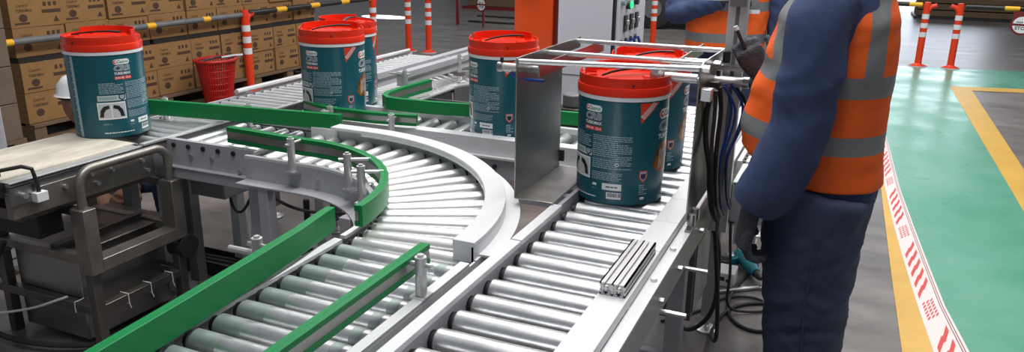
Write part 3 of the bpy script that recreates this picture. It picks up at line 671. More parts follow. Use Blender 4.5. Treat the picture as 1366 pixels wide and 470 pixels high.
        for i in range(len(gp)): poly([(112, .15), gp[i], gp[(i + 1) % len(gp)]], 'lgold', 2)
        for i in range(7): rect(96 + i * 5, 98 + i * 5, .115 + .006 * (i % 3), .185 - .006 * ((i + 1) % 3), 'lpale', 3)
        shield(70, .095, 12, .040, 'lred', 2); shield(70, .096, 9.5, .032, 'lgrey', 3); shield(70, .095, 7, .020, 'ldark', 4)
        lines(65, 77, .034, .070, 5, 'lgrey'); rect(67, 73, .019, .027, 'lwhite', 2)
        shield(156, .095, 12, .040, 'lred', 2); logo(200, 26, .319, 1); lines(215, 262, .118, .228, 17); lines(172, 205, .118, .23, 17)
        rect(-81, -75, .004, .333, 'lgrey', 1)
        for i in range(11): rect(-84, -81, .03 + i * .028, .032 + i * .028, 'lwhite', 1)
    return mb
def build_pail():
    p = thing('oil_pail', '', 'pail')
    b = MB().rev([(0, .002), (.12, .002), (.124, 0), (.1395, 0), (.1425, .004), (.146, .334), (.146, .337), (.149, .338), (.149, .352), (.146, .354)], 72, m='teal')
    # rim ring is white plastic
    b.mi('pailwhite')
    for i, f in enumerate(b.f):
        zc = sum(b.v[j][2] for j in f) / len(f)
        if zc > .3365: b.m[i] = b.mi('pailwhite')
    b.build('body', p)
    pail_label_mb().build('label_print', p, label='printed label with logo, text lines, red corner and pictures')
    l = MB(); prof = [(.1488, .350), (.1505, .352), (.1505, .374), (.1492, .377), (.146, .378), (.146, .398)]
    l.rev(prof, 72, m='red')
    # front wall, ends rising to a peak, 215 deg
    n = 60; A0, A1 = -205, 20
    vs = []; fs = []
    for k in range(n + 1):
        a = math.radians(A0 + (A1 - A0) * k / n); t = k / n; pk = .408 + .010 * max(0, 1 - t / .06) + .004 * max(0, 1 - (1 - t) / .06)
        for (r, z) in ((.146, .396), (.1455, pk), (.1425, pk), (.1425, .385)): vs.append((r * math.cos(a), r * math.sin(a), z))
    for k in range(n):
        for j in range(3): fs.append((4 * k + j, 4 * k + j + 1, 4 * k + 5 + j, 4 * k + 4 + j))
    fs += [(0, 1, 2, 3), (4 * n, 4 * n + 3, 4 * n + 2, 4 * n + 1)]
    l.add(vs, fs, 'red')
    l.rev([(.146, .398), (.128, .398)], 72, m='red')
    l.ring(.1235, .128, .397, .427, math.radians(14), math.radians(172), 40, 'red')
    l.rev([(.1428, .402), (.141, .399), (.124, .398), (.0, .398)], 72, m='red')
    for k in range(10): q = math.radians(10 + 36 * k); l.beam((.095 * math.cos(q), .095 * math.sin(q), .4005), (.122 * math.cos(q), .122 * math.sin(q), .4005), .003, .006, 'red')
    l.rev([(.0, .4025), (.022, .4025), (.024, .398)], 20, (.07, -.045, 0), 'red')
    lid = l.build('lid', p)
    pts = [(-.085, -.065, .410), (-.05, -.035, .416), (-.01, -.012, .420), (.035, .008, .422), (.085, .012, .420)]
    hs = MB(); vs = []; 
    for i, q in enumerate(pts):
        wdt = (.003, .006, .008, .009, .010)[i]; vs += [(q[0] - .0, q[1] - wdt, q[2] - .006), (q[0], q[1] + wdt, q[2] - .006), (q[0], q[1] + wdt, q[2]), (q[0], q[1] - wdt, q[2])]
    hs.add(vs, [(4 * i + j, 4 * i + (j + 1) % 4, 4 * i + 4 + (j + 1) % 4, 4 * i + 4 + j) for i in range(4) for j in range(4)] + [(0, 1, 2, 3), (16, 19, 18, 17)], 'black')
    hs.build('strap_handle', p)
    for q in (-105,): a = math.radians(q); MB().box(-.003, .003, -.147 - .001, -.1458, .384, .391, 'ldark').build('lid_notch', p)
    return p
proto = build_pail()
# badge world angle -> pail rotation ; lid built in pail frame with badge at 0
pails = [((1.137, .729, .7505), -113.8, 'large teal pail with red lid nearest the camera, right of the steel plate'),
         ((1.12, 1.145, .7505), -108, 'teal pail standing directly behind the nearest right hand pail'),
         ((-1.030, .575, .7590), -15, 'teal pail with scale strip at the far left on the cream belt'),
         ((-.401, 1.272, .7505), -93.5, 'teal pail behind the green guides, front one of the left centre pair'),
         ((-.525, 1.560, .7505), -56, 'mostly hidden teal pail behind the left centre pail'),
         ((.447, 1.310, .7505), -125, 'teal pail on the crosswise conveyor left of the steel plate')]
lid_rot = {0: 0, 1: 0, 2: -20, 3: 10, 4: 60, 5: 5}
for i, (loc, ang, lab) in enumerate(pails):
    o = proto if i == 0 else dup_tree(proto)
    o.location = loc; o.rotation_euler = (0, 0, math.radians(ang)); o['label'] = lab; o['group'] = 'teal oil pails on the conveyors'
    for ch in kids(o):
        if ch.name.split('.')[0] in ('lid', 'strap_handle', 'lid_notch'):
            wa = math.radians(26 + lid_rot[i] - ang); ch.rotation_euler = (0, 0, wa)

# ================================================================== BACKGROUND MACHINES
P1 = thing('orange_pillar', 'orange powder coated machine pillar beside the white cabinet', 'pillar', (.05, 3.1, 0))
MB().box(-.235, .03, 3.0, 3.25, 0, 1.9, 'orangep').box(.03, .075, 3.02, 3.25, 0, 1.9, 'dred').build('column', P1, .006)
MB().box(-.30, .10, 2.95, 3.3, 0, .03, 'orangep').build('base_plate', P1, .003)
MB().prism([(-.20, 2.96), (-.03, 2.96), (-.03, 3.0), (-.20, 3.0)], 1.235, 1.30, 'orangep').build('bolted_pad', P1, .01)
CB = thing('control_cabinet', 'white control cabinet with switches on its right side, behind the rods', 'cabinet', (.25, 3.2, 0))
MB().box(.103, .448, 2.9, 3.56, .10, 1.75, 'cab').box(.12, .44, 2.92, 3.54, 0, .10, 'dgrey').build('body', CB, .005)
MB().box(.448, .466, 2.905, 3.555, .12, 1.73, 'black').build('door_seal', CB)
dr = MB().box(.466, .484, 2.925, 3.55, .12, 1.73, 'cab').build('door', CB, .003)
MB().box(.103, .448, 2.897, 2.90, .74, .745, 'dgrey').build('panel_seam', CB)
for (yy_, zz, m_) in ((2.98, 1.20, 'lgrey'), (3.09, 1.17, 'black'), (3.28, 1.185, 'black')): MB().cyl((.484, yy_, zz), (.508, yy_, zz), .026, 16, m_).build('switch_knob', dr)
MB().cyl((.508, 3.10, 1.172), (.516, 3.10, 1.172), .022, 16, 'grn_led').build('indicator_lamp', dr, label='lit green indicator lamp')
for yy_ in (3.06, 3.19, 3.32): MB().box(.484, .496, yy_ - .03, yy_ + .03, 1.01, 1.11, 'black').box(.496, .512, yy_ - .012, yy_ + .012, 1.05, 1.08, 'chrome').build('rocker_switch', dr, .002)
for yy_ in (2.98, 3.09, 3.20, 3.31): MB().tube([(.484, yy_, .95), (.51, yy_, .95), (.52, yy_, .92), (.515, yy_ + .02, .86)], .010, 8, 'blue').cyl((.484, yy_, .95), (.495, yy_, .95), .018, 10, 'black').build('cable_gland', dr)
mo = thing('drive_motor', 'black drive motor between white cabinet and green guide', 'motor', (.62, 1.75, .6))
MB().box(.55, .68, 1.68, 1.82, .55, .80, 'black').cyl((.615, 1.75, .80), (.615, 1.75, .86), .05, 20, 'dgrey').build('housing', mo, .006)
for k in range(6): MB().box(.545, .685, 1.69 + k * .02, 1.695 + k * .02, .60, .78, 'dgrey').build('fin', mo)
MB().box(.58, .65, 1.70, 1.80, 0, .55, 'dgrey').build('stand', mo)
# left grey locker close to the frame edge
lk = thing('steel_locker', 'grey steel locker cut by the left edge of the photo', 'locker', (-1.9, .34, 0))
MB().box(-2.15, -1.675, .15, .53, .05, 1.06, 'grey').build('body', lk, .006); MB().box(-1.675, -1.668, .17, .51, .10, 1.03, 'grey').build('door', lk, .002, 'closed door'); MB().box(-2.1, -1.75, .2, .5, 0, .05, 'black').build('plinth', lk)

# ================================================================== CARTON STACKS
random.seed(11)
rowz = [(.14, .375), (.378, .60), (.645, .86), (.863, 1.08), (1.083, 1.30)]
rown = ['bottom', 'second', 'middle', 'fourth', 'top']
cols = [2.16, 2.60, 3.01, 3.42, 3.85, 4.23, 4.61, 5.0, 5.38, 5.76]
coln = ['first', 'second', 'third', 'fourth', 'fifth', 'sixth', 'seventh', 'eighth', 'ninth']
def carton_mesh(wy, hz, var):
    mb = MB().box(-.30, 0, 0, wy, 0, hz, 'carton'); e = .001
    def q(y0, y1, z0, z1, m='cartonp'): mb.add([(e, y0, z0), (e, y1, z0), (e, y1, z1), (e, y0, z1)], [(0, 1, 2, 3)], m)
    q(wy * .60, wy * .97, hz * .44, hz * .56); q(.03, wy * .35, hz * .10, hz * .17) if var else None
    text_on(mb, 'TURBOMAX', (e, wy * .12, hz * .52), (0, 1, 0), (0, 0, 1), wy * .30, hz * .10, 'cartonp', .02)
    text_on(mb, 'Castrol', (e, wy * .14, hz * .70), (0, 1, 0), (0, 0, 1), wy * .22, hz * .10, 'cartonp', .01, .2)
    for k in range(3): q(wy * (.64 + .1 * k), wy * (.70 + .1 * k), hz * .68, hz * .82)
    # triangle mark
    mb.add([(e, wy * .80, hz * .12), (e, wy * .92, hz * .12), (e, wy * .86, hz * .32)], [(0, 1, 2)], 'cartonp')
    pts = [(e, wy * .24 + .035 * math.cos(a), hz * .32 + .03 * math.sin(a)) for a in [2 * PI * k / 10 for k in range(10)]]; mb.add(pts, [tuple(range(10))], 'cartonp')
    mb.box(-.30, -.0, wy * .49, wy * .51, hz, hz + .0008, 'lpale')
    return mb.mesh('cardboard_box')
cm = {}
for r, (z0, z1) in enumerate(rowz):
    for c in range(9):
        y0_ = cols[c]; wy = cols[c + 1] - y0_ - .012; key = (round(wy, 2), r % 2, round(z1 - z0, 3))
        if key not in cm: cm[key] = carton_mesh(wy, z1 - z0, r % 2)
        o = bpy.data.objects.new('cardboard_box', cm[key]); COL.objects.link(o)
        o.location = (-3.90 + random.uniform(-.012, .012) - (.0 if r < 2 else .03), y0_, z0); o.rotation_euler = (0, 0, random.uniform(-.015, .015))
        tag(o, 'brown printed carton, %s row, %s column from the left' % (rown[r], coln[c]), 'box', 'brown cartons stacked on the pallets')
for k, (y0_, y1_) in enumerate(((2.16, 3.40), (3.42, 4.60), (4.61, 5.74))):
    p = thing('wooden_pallet', 'wooden pallet under the brown cartons, %s' % ('nearest the belt', 'middle one behind the red basket', 'farthest one')[k], 'pallet', (-4.2, y0_, 0), 'pallets under the cartons')
    for zz in (0, .115):
        for j in range(5 if zz else 3): xx = -4.75 + j * (.8 / (4 if zz else 2)); MB().box(xx, xx + .10, y0_, y1_, zz, zz + .02, 'wood').build('board', p)
    for j in range(3):
        yy_ = y0_ + j * (y1_ - y0_ - .1) / 2; MB().box(-4.75, -3.86, yy_, yy_ + .1, .02, .115, 'wood').build('stringer', p)
    q_ = tag(MB().box(-4.7, -3.92, y0_ + .01, y1_ - .01, .602, .642, 'strap').build('slip_board'), 'dark board between the lower and upper cartons, %s' % ('nearest the belt', 'behind the red basket', 'farthest one')[k], 'board', 'dark boards between carton layers')
# nearer dark stack at left edge
for r in range(4):
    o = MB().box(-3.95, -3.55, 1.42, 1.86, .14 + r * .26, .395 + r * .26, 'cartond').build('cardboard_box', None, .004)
    tag(o, 'plain carton in the dull stack at the left edge, %s' % ('lowest', 'second from floor', 'third from floor', 'topmost')[r], 'box', 'plain cartons at the left edge')
p = thing('wooden_pallet', 'wooden pallet under the plain cartons at the left edge', 'pallet', (-3.75, 1.9, 0))
for j in range(4): MB().box(-3.97 + j * .115, -3.89 + j * .115, 1.38, 1.88, .115, .14, 'wood').build('board', p)
for j in range(3): MB().box(-3.97, -3.54, 1.38 + j * .20, 1.48 + j * .20, 0, .115, 'wood').build('stringer', p)

# ---- red basket
bk = thing('shopping_basket', 'red plastic slatted basket standing by the cartons', 'basket', (-3.62, 3.84, 0))
cxb, cyb = -3.62, 3.84
def ell(r, z, n=36, fx_=1.0, fy_=1.25): return [(cxb + r * fx_ * math.cos(2 * PI * k / n), cyb + r * fy_ * math.sin(2 * PI * k / n), z) for k in range(n + 1)]
mb = MB()
for k in range(44):
    a = 2 * PI * k / 44; mb.tube([(cxb + .105 * math.cos(a), cyb + .125 * math.sin(a), .03), (cxb + .155 * math.cos(a), cyb + .19 * math.sin(a), .42)], .0075, 6, 'bred')
for z in (.04, .10, .16, .22, .28, .34): t_ = (z - .03) / .39; mb.tube([(cxb + (.105 + .05 * t_) * math.cos(2 * PI * k / 36), cyb + (.125 + .065 * t_) * math.sin(2 * PI * k / 36), z) for k in range(37)], .006, 6, 'bred', False)
mb.prism([(cxb + .105 * math.cos(2 * PI * k / 36), cyb + .125 * math.sin(2 * PI * k / 36)) for k in range(36)], .02, .035, 'bred'); mb.build('basket_body', bk)
mb = MB(); mb.tube([(cxb + .165 * math.cos(2 * PI * k / 36), cyb + .205 * math.sin(2 * PI * k / 36), .43) for k in range(37)], .016, 8, 'bred', False); mb.build('rim', bk)
MB().tube([(cxb, cyb - .2, .44), (cxb + .02, cyb, .455), (cxb, cyb + .2, .44)], .009, 8, 'black').build('handle', bk)
for k in range(4): tag(MB().cyl((cxb + .02 + k * .02, cyb + .06 + k * .03, .445), (cxb + .10 + k * .01, cyb + .16 + k * .02, .46), .012, 10, 'alu').build('metal_fitting'), 'silver fitting lying on the rim of the red basket, %s' % ('nearest the belt', 'second of the four', 'third of the four', 'nearest the orange post')[k], 'fitting', 'silver fittings on the basket rim')

# ---- barrier posts and bars
def post(x, y, lab, h=.80, arms=((1, 0),)):
    p = thing('barrier_post', lab, 'post', (x, y, 0), 'orange barrier posts with white bands')
    r = .042
    MB().rev([(0, 0), (.10, 0), (.10, .012), (.05, .03), (r, .04), (r, h * .94), (r * .9, h), (0, h)], 28, (x, y, 0), 'orange').build('tube', p)
    for k in range(3): MB().rev([(r, .40 + k * .115), (r + .0015, .40 + k * .115), (r + .0015, .462 + k * .115), (r, .462 + k * .115)], 28, (x, y, -.02), 'pailwhite').build('reflective_band', p)
    for (dx, dy) in arms: MB().tube([(x, y, h - .13), (x + dx * .05, y + dy * .05, h - .055), (x + dx * .11, y + dy * .11, h - .035)], [.035, .03, .028], 12, 'orange').build('arm', p)
    MB().rev([(.10, 0), (.115, 0), (.11, .008), (.10, .008)], 20, (x, y, 0), 'grey').build('base_ring', p)
    return p
pl = [(-3.85, 4.53, 'orange post behind the red basket, holding the near barrier bar', ((0, 1),)), (-3.86, 6.85, 'orange post seen above the hidden left centre pail', ((0, 1),)),
      (-3.91, 7.79, 'left one of the two orange posts close together at top centre', ((1, 0),)), (-3.595, 7.80, 'right one of the two orange posts close together at top centre', ((1, 0),)),
      (-.969, 9.94, 'orange post left of the rear worker, beside the black tyre', ((-1, 0),)), (2.606, 9.78, 'left one of the two orange posts at the end of the green walkway', ((1, 0),)), (2.984, 9.777, 'right one of the two orange posts at the end of the green walkway', ((-1, 0),))]
for (x, y, lab, ar) in pl: post(x, y, lab, .82, ar)
def bar(p0, p1, lab, r=.028, grey=False):
    p0 = Vector(p0); p1 = Vector(p1); L = (p1 - p0).length; d = (p1 - p0) / L; mb = MB(); t = 0; k = 0
    while t < L:
        t2 = min(L, t + ((.42, .16) if not grey else (.56, .09))[k % 2]); mb.tube([p0 + d * t, p0 + d * t2], r, 14, ('dgrey' if grey else 'black') if k % 2 == 0 else 'yellow'); t = t2; k += 1
    tag(mb.build('barrier_bar'), lab, 'barrier bar', 'black and yellow barrier bars')
bar((-3.85, -.5, .775), (-3.85, 4.48, .775), 'long grey and yellow barrier bar in front of the cartons', .026, True)
bar((-3.85, 4.58, .785), (-3.86, 6.80, .785), 'black and yellow barrier bar right of the post behind the basket')
bar((-3.86, 6.9, .785), (-3.9, 7.74, .785), 'short barrier bar between the third post and the close pair')
bar((-3.54, 7.80, .785), (-1.02, 9.92, .785), 'barrier bar from the close pair toward the black tyre')
bar((-.92, 9.94, .785), (2.55, 9.79, .785), 'barrier bar passing behind the rear worker to the walkway')
bar((3.04, 9.777, .785), (6.5, 9.6, .785), 'barrier bar at the top right above the stop sign')
def sign(x, y, z, lab, r=.125, yaw=-.3):
    s_ = thing('stop_sign', lab, 'sign', (x, y, z)); R_ = Matrix.Translation((x, y, z)) @ Matrix.Rotation(yaw, 4, 'Z')
    MB().rev([(0, 0), (r, 0), (r, .006), (0, .006)], 36, m='dred').box(-.11, .11, r * .35, r * 1.25, 0, .005, 'dred').xf(R_ @ Matrix.Rotation(PI / 2, 4, 'X')).build('plate', s_)
    m2 = MB(); rr_ = r * .80
    for (a0, a1, off) in ((8, 172, .006), (188, 352, -.006)):
        m2.add([(rr_ * math.cos(math.radians(a0 + (a1 - a0) * k / 20)), rr_ * math.sin(math.radians(a0 + (a1 - a0) * k / 20)) + off * 0, .0068) for k in range(21)], [tuple(range(21))], 'pailwhite')
    text_on(m2, 'STOP', (-.07, -.062, .0076), (1, 0, 0), (0, 1, 0), .14, .042, 'ldark', .03)
    [m2.box(-.058 + k * .017, -.047 + k * .017, .022, .040, .0070, .0076, 'ldark') for k in range(7) if k != 4]
    m2.xf(R_ @ Matrix.Rotation(PI / 2, 4, 'X')).build('face', s_)
sign(3.66, 9.66, .60, 'round red and white stop sign hanging at the top right')
sign(-4.28, 10.9, .40, 'round red and white stop sign at the top centre', .125, -.35)
sb = thing('sign_stand', 'dark red stand holding the top centre stop sign', 'stand', (-4.6, 11.1, 0))
MB().beam((-4.85, 11.1, 0), (-4.85, 11.1, .7), .05, .05, 'dred').build('leg', sb); MB().beam((-4.28, 10.96, .45), (-4.28, 10.96, .8), .03, .03, 'dred').build('holder', sb); MB().beam((-4.87, 11.1, .7), (-4.2, 10.95, .75), .04, .04, 'dred').build('top_bar', sb); MB().beam((-4.28, 10.98, 0), (-4.28, 10.98, .5), .03, .03, 'dred').build('leg', sb)
# crates and hardware far behind
cr = thing('timber_crate', 'pale timber bearers lying far behind the top centre stop sign', 'crate', (-5, 14, 0))
for k in range(2): MB().box(-6.2, -4.9, 14.2 + k * .5, 14.35 + k * .5, .06, .26, 'wood').build('bearer', cr, .01)
MB().box(-6.3, -4.8, 14.1, 15.0, 0, .06, 'dred').build('skid', cr)
for k, (x, w_, h_, m_, lab) in enumerate(((-5.4, .5, .7, 'green', 'green painted machine part far behind the timber bearers'), (-4.55, .45, .8, 'black', 'black boxed machine part right of the timber bearers'), (-4.0, .3, .75, 'dgrey', 'dark grey cylinder standing left of the orange pillar'), (-6.6, .35, .8, 'yellow', 'yellow machine part behind the stop sign'))):
    t_ = thing('machine_part', lab, 'machine', (x, 15.6, 0)); y_ = 15.6
    MB().box(x, x + w_, y_, y_ + .5, .08, h_, m_).build('housing', t_, .03); MB().cyl((x + w_ / 2, y_ - .06, h_ * .55), (x + w_ / 2, y_, h_ * .55), w_ * .3, 18, 'dgrey').build('hub', t_); MB().box(x - .04, x + w_ + .04, y_ - .02, y_ + .5, 0, .08, 'dsteel').build('base', t_)
for k, (x, y, l_, lab) in enumerate(((-5.2, 12.6, 1.5, 'flat dark floor strip left of the orange pillar, farther one'), (-4.9, 11.6, 1.9, 'flat dark floor strip left of the orange pillar, nearer one'))):
    tag(MB().box(x, x + l_, y, y + .10, 0, .03, 'black').build('cable_cover', None, .008), lab, 'cable cover')
# forklift seen in slices behind rear worker
fk = thing('forklift', 'dark forklift with a black tyre behind the rear worker', 'vehicle', (-1.1, 12.5, 0))
MB().box(-1.75, .1, 12.3, 13.9, .22, 1.3, 'black').build('chassis', fk, .05)
for x in (-1.55, -.62): 
    t_ = MB().tube([(x, 12.22, .36), (x + .0, 12.25, .36), (x, 12.47, .36), (x, 12.50, .36)], [.29, .36, .36, .29], 32, 'rubber').build('tyre', fk); MB().cyl((x, 12.20, .36), (x, 12.24, .36), .17, 20, 'dgrey').build('wheel_hub', t_)
MB().box(-1.78, -.9, 12.25, 12.4, .78, .9, 'orange').build('side_trim', fk, .02); MB().box(-1.8, .15, 12.25, 14, 1.3, 1.36, 'dgrey').build('deck', fk, .01)
for k in range(4): MB().box((-1.7, .02)[k % 2], (-1.64, .08)[k % 2], (12.35, 13.8)[k // 2], (12.41, 13.86)[k // 2], 1.36, 2.3, 'black').build('mast_post', fk)
MB().box(-1.75, .12, 12.3, 13.9, 2.3, 2.36, 'black').build('roof', fk, .02)
# beam stack top right
bs = thing('timber_stack', 'low stack of pale boards at the top right behind the barrier', 'boards', (4.6, 15, 0))
for k in range(3): MB().box(2.95, 6.5, 17.2 + k * .1, 18.2, .05 + k * .13, .16 + k * .13, 'wood').build('board', bs, .01)
MB().box(2.9, 6.5, 17.1, 18.3, 0, .05, 'black').build('skid', bs)

# ================================================================== FLOOR CLUTTER (right)
dl = thing('power_drill', 'teal and black cordless drill lying on the floor behind the worker\'s glove', 'drill', (1.45, 2.0, 0))
MB().tube([(1.40, 2.12, .045), (1.43, 2.06, .045), (1.49, 1.95, .045), (1.515, 1.90, .045)], [.022, .030, .030, .022], 16, 'drill').build('body', dl)
MB().tube([(1.515, 1.90, .045), (1.535, 1.865, .045), (1.545, 1.845, .045)], [.018, .018, .010], 14, 'black').build('chuck', dl)
MB().beam((1.425, 2.07, .04), (1.36, 2.0, .035), .035, .04, 'drill').build('grip', dl, .008); MB().box(1.31, 1.38, 1.95, 2.02, 0, .06, 'black').build('battery', dl, .006)
wb = thing('power_adapter', 'small white box on the floor beside the teal drill', 'box', (1.37, 1.83, 0))
MB().box(1.34, 1.43, 1.78, 1.90, 0, .07, 'pailwhite').build('case', wb, .005); MB().box(1.355, 1.385, 1.779, 1.781, .03, .05, 'black').build('socket', wb); MB().cyl((1.40, 1.779, .035), (1.40, 1.775, .035), .008, 12, 'black').build('knob', wb)
sp = MB().beam((1.33, 1.66, .012), (1.55, 1.83, .012), .018, .012, 'chrome'); sp.beam((1.54, 1.82, .012), (1.585, 1.84, .012), .03, .012, 'chrome'); sp.beam((1.55, 1.84, .012), (1.57, 1.875, .012), .014, .012, 'chrome')
tag(sp.build('spanner', None, .002), 'silver spanner lying across the black cables on the floor', 'spanner')
def cable(pts, r, lab, m='rubber', z=None):
    q = [Vector(p) for p in pts]
    for _ in range(4):
        n_ = [q[0]]
        for i in range(len(q) - 1): n_ += [q[i] * .75 + q[i + 1] * .25, q[i] * .25 + q[i + 1] * .75]
        n_.append(q[-1]); q = n_
        if len(q) > 260: break
    tag(MB().tube(q, r, 8, m).build('cable'), lab, 'cable')
cable([(1.44, .86, .66), (1.455, .90, .50), (1.47, .95, .3), (1.46, 1.1, .05), (1.40, 1.3, .008), (1.45, 1.6, .008), (1.65, 1.7, .008), (1.72, 1.5, .008), (1.58, 1.35, .008), (1.45, 1.45, .008), (1.42, 1.7, .008), (1.5, 2.1, .008)], .008, 'thick black cable looping on the floor by the chrome foot')
cable([(1.2, 1.0, .008), (1.35, 1.05, .008), (1.5, 1.15, .008), (1.68, 1.2, .008), (1.8, 1.05, .008)], .007, 'black cable running along the floor to the worker\'s boots')
cable([(1.45, 1.22, .68), (1.445, 1.3, .45), (1.46, 1.35, .25), (1.43, 1.5, .02), (1.55, 1.55, .008), (1.62, 1.62, .008), (1.55, 1.72, .008), (1.40, 1.66, .008), (1.36, 1.5, .008), (1.2, 1.3, .008)], .006, 'thin black cable coiled near the spanner')
cable([(1.40, 1.02, .58), (1.44, 1.0, .54), (1.455, .98, .46), (1.45, 1.05, .2), (1.3, 1.2, .01), (1.2, 1.6, .008)], .009, 'black cable hanging from the drive box')
# left clutter under belt and table
cable([(-.40, .75, .56), (-.36, .8, .45), (-.2, .9, .40), (0, 1.0, .42), (.1, 1.1, .30), (.2, 1.2, .02)], .007, 'black cable drooping under the grey table frame')
cable([(-.55, .70, .53), (-.52, .68, .45), (-.48, .69, .43), (-.45, .72, .5), (-.44, .74, .55)], .006, 'small black cable loop below the motor box')
cable([(-.46, .72, .50), (-.47, .70, .30), (-.42, .74, .10), (-.35, .8, .01), (-.25, .7, .01)], .003, 'thin white wire hanging down to the floor', 'zip')
cable([(-1.45, .0, .35), (-1.3, .1, .30), (-1.15, .05, .32), (-1.1, .08, .42)], .010, 'black hose bending under the belt bed at the left edge')
cable([(-1.5, -.05, .08), (-1.25, -.02, .12), (-1.0, .05, .16), (-.85, .12, .22)], .005, 'pale grey cable crossing below the left steel frame', 'zip')
cable([(-1.4, .1, .02), (-1.1, .0, .04), (-.8, .08, .03), (-.6, .3, .02), (-.4, .5, .02), (-.1, .8, .01)], .011, 'thick black hose on the floor under the belt frame')
cable([(-1.3, .5, .02), (-.9, .7, .02), (-.5, .6, .02), (-.2, .3, .02), (0, -.2, .02)], .009, 'second black hose on the floor behind the belt frame')
mc = thing('cable_tray', 'black floor level cable tray full of hoses under the conveyors', 'tray', (-.5, .9, 0))
MB().box(-1.2, .2, .86, 1.0, 0, .03, 'black').box(-1.2, .2, .86, .865, .03, .07, 'black').box(-1.2, .2, .995, 1.0, .03, .07, 'black').build('channel', mc)
for k in range(3): MB().tube([(-1.15, .89 + k * .03, .045), (-.6, .90 + k * .03, .05 + .004 * k), (.15, .89 + k * .03, .045)], .010, 8, 'rubber').build('hose', mc)
ft = thing('levelling_stand', 'black levelling foot on a pale plate under the grey table', 'foot', (-.62, 1.25, 0))
MB().prism([(-.72, 1.18), (-.50, 1.22), (-.52, 1.34), (-.70, 1.32)], 0, .012, 'grey').build('plate', ft); MB().cyl((-.60, 1.26, .012), (-.60, 1.26, .30), .016, 12, 'black').rev([(0, .03), (.035, .03), (.045, .012)], 16, (-.60, 1.26, 0), 'black').build('spindle', ft)

# ================================================================== PEOPLE
def remesh_mesh(mb, voxel=.012, name='body', smooth=6, keepmat=True):
    me = mb.mesh('tmp'); o = bpy.data.objects.new('tmp', me); COL.objects.link(o)
    m = o.modifiers.new('r', 'REMESH'); m.mode = 'VOXEL'; m.voxel_size = voxel
    s_ = o.modifiers.new('s', 'SMOOTH'); s_.iterations = smooth; s_.factor = .5
    bpy.context.view_layer.update()
    out = bpy.data.meshes.new_from_object(o.evaluated_get(bpy.context.evaluated_depsgraph_get()))
    bpy.data.objects.remove(o); out.name = name; return out
def sect(f0, f1, l, n=32, p=2.4, cl=0):
    c = (f0 + f1) / 2; a = (f1 - f0) / 2; out = []
    for k in range(n):
        q = 2 * PI * k / n; cs, sn = math.cos(q), math.sin(q)
        out.append((c + a * abs(cs) ** (2 / p) * (1 if cs >= 0 else -1), cl + l * abs(sn) ** (2 / p) * (1 if sn >= 0 else -1)))
    return out
def loft(mb, rows, m, n=32, cap=True):
    vs = []; 
    for (z, f0, f1, l, *cl) in rows: vs += [(a, b, z) for a, b in sect(f0, f1, l, n, 2.4, cl[0] if cl else 0)]
    fs = [(i * n + k, i * n + (k + 1) % n, (i + 1) * n + (k + 1) % n, (i + 1) * n + k) for i in range(len(rows) - 1) for k in range(n)]
    if cap: fs += [tuple(range(n))[::-1], tuple((len(rows) - 1) * n + k for k in range(n))]
    mb.add(vs, fs, m)
def densify(pts, rad, k=5):
    P = [Vector(p) for p in pts]; out = []; ro = []
    for i in range(len(P) - 1):
        p0 = P[max(i - 1, 0)]; p1 = P[i]; p2 = P[i + 1]; p3 = P[min(i + 2, len(P) - 1)]
        for j in range(k):
            t = j / k; out.append(.5 * ((2 * p1) + (p2 - p0) * t + (2 * p0 - 5 * p1 + 4 * p2 - p3) * t * t + (3 * p1 - p0 - 3 * p2 + p3) * t ** 3)); ro.append(rad[i] + (rad[i + 1] - rad[i]) * t)
    out.append(P[-1]); ro.append(rad[-1]); return out, ro
def wrinkle(me, amp=.006, sc=(9, 9, 4), zmax=9, seed=0):
    me.update(); nr = [v.normal.copy() for v in me.vertices]
    for v, n_ in zip(me.vertices, nr):
        if v.co.z > zmax: continue
        c = v.co; w = noise.noise(Vector((c.x * 3 + seed, c.y * 3, c.z * 3)))
        p = Vector((c.x * 5 + seed, c.y * 4, c.z * 10 + c.x * 9 + w * 2.5)); p2 = Vector((c.x * 9 - seed, c.y * 7, c.z * 17 - c.x * 12 + w * 3))
        d = (1 - abs(noise.noise(p)) * 3.0) * .9 + (1 - abs(noise.noise(p2)) * 3.0) * .42 + w * .8
        v.co += n_ * (d * amp)
    me.update()
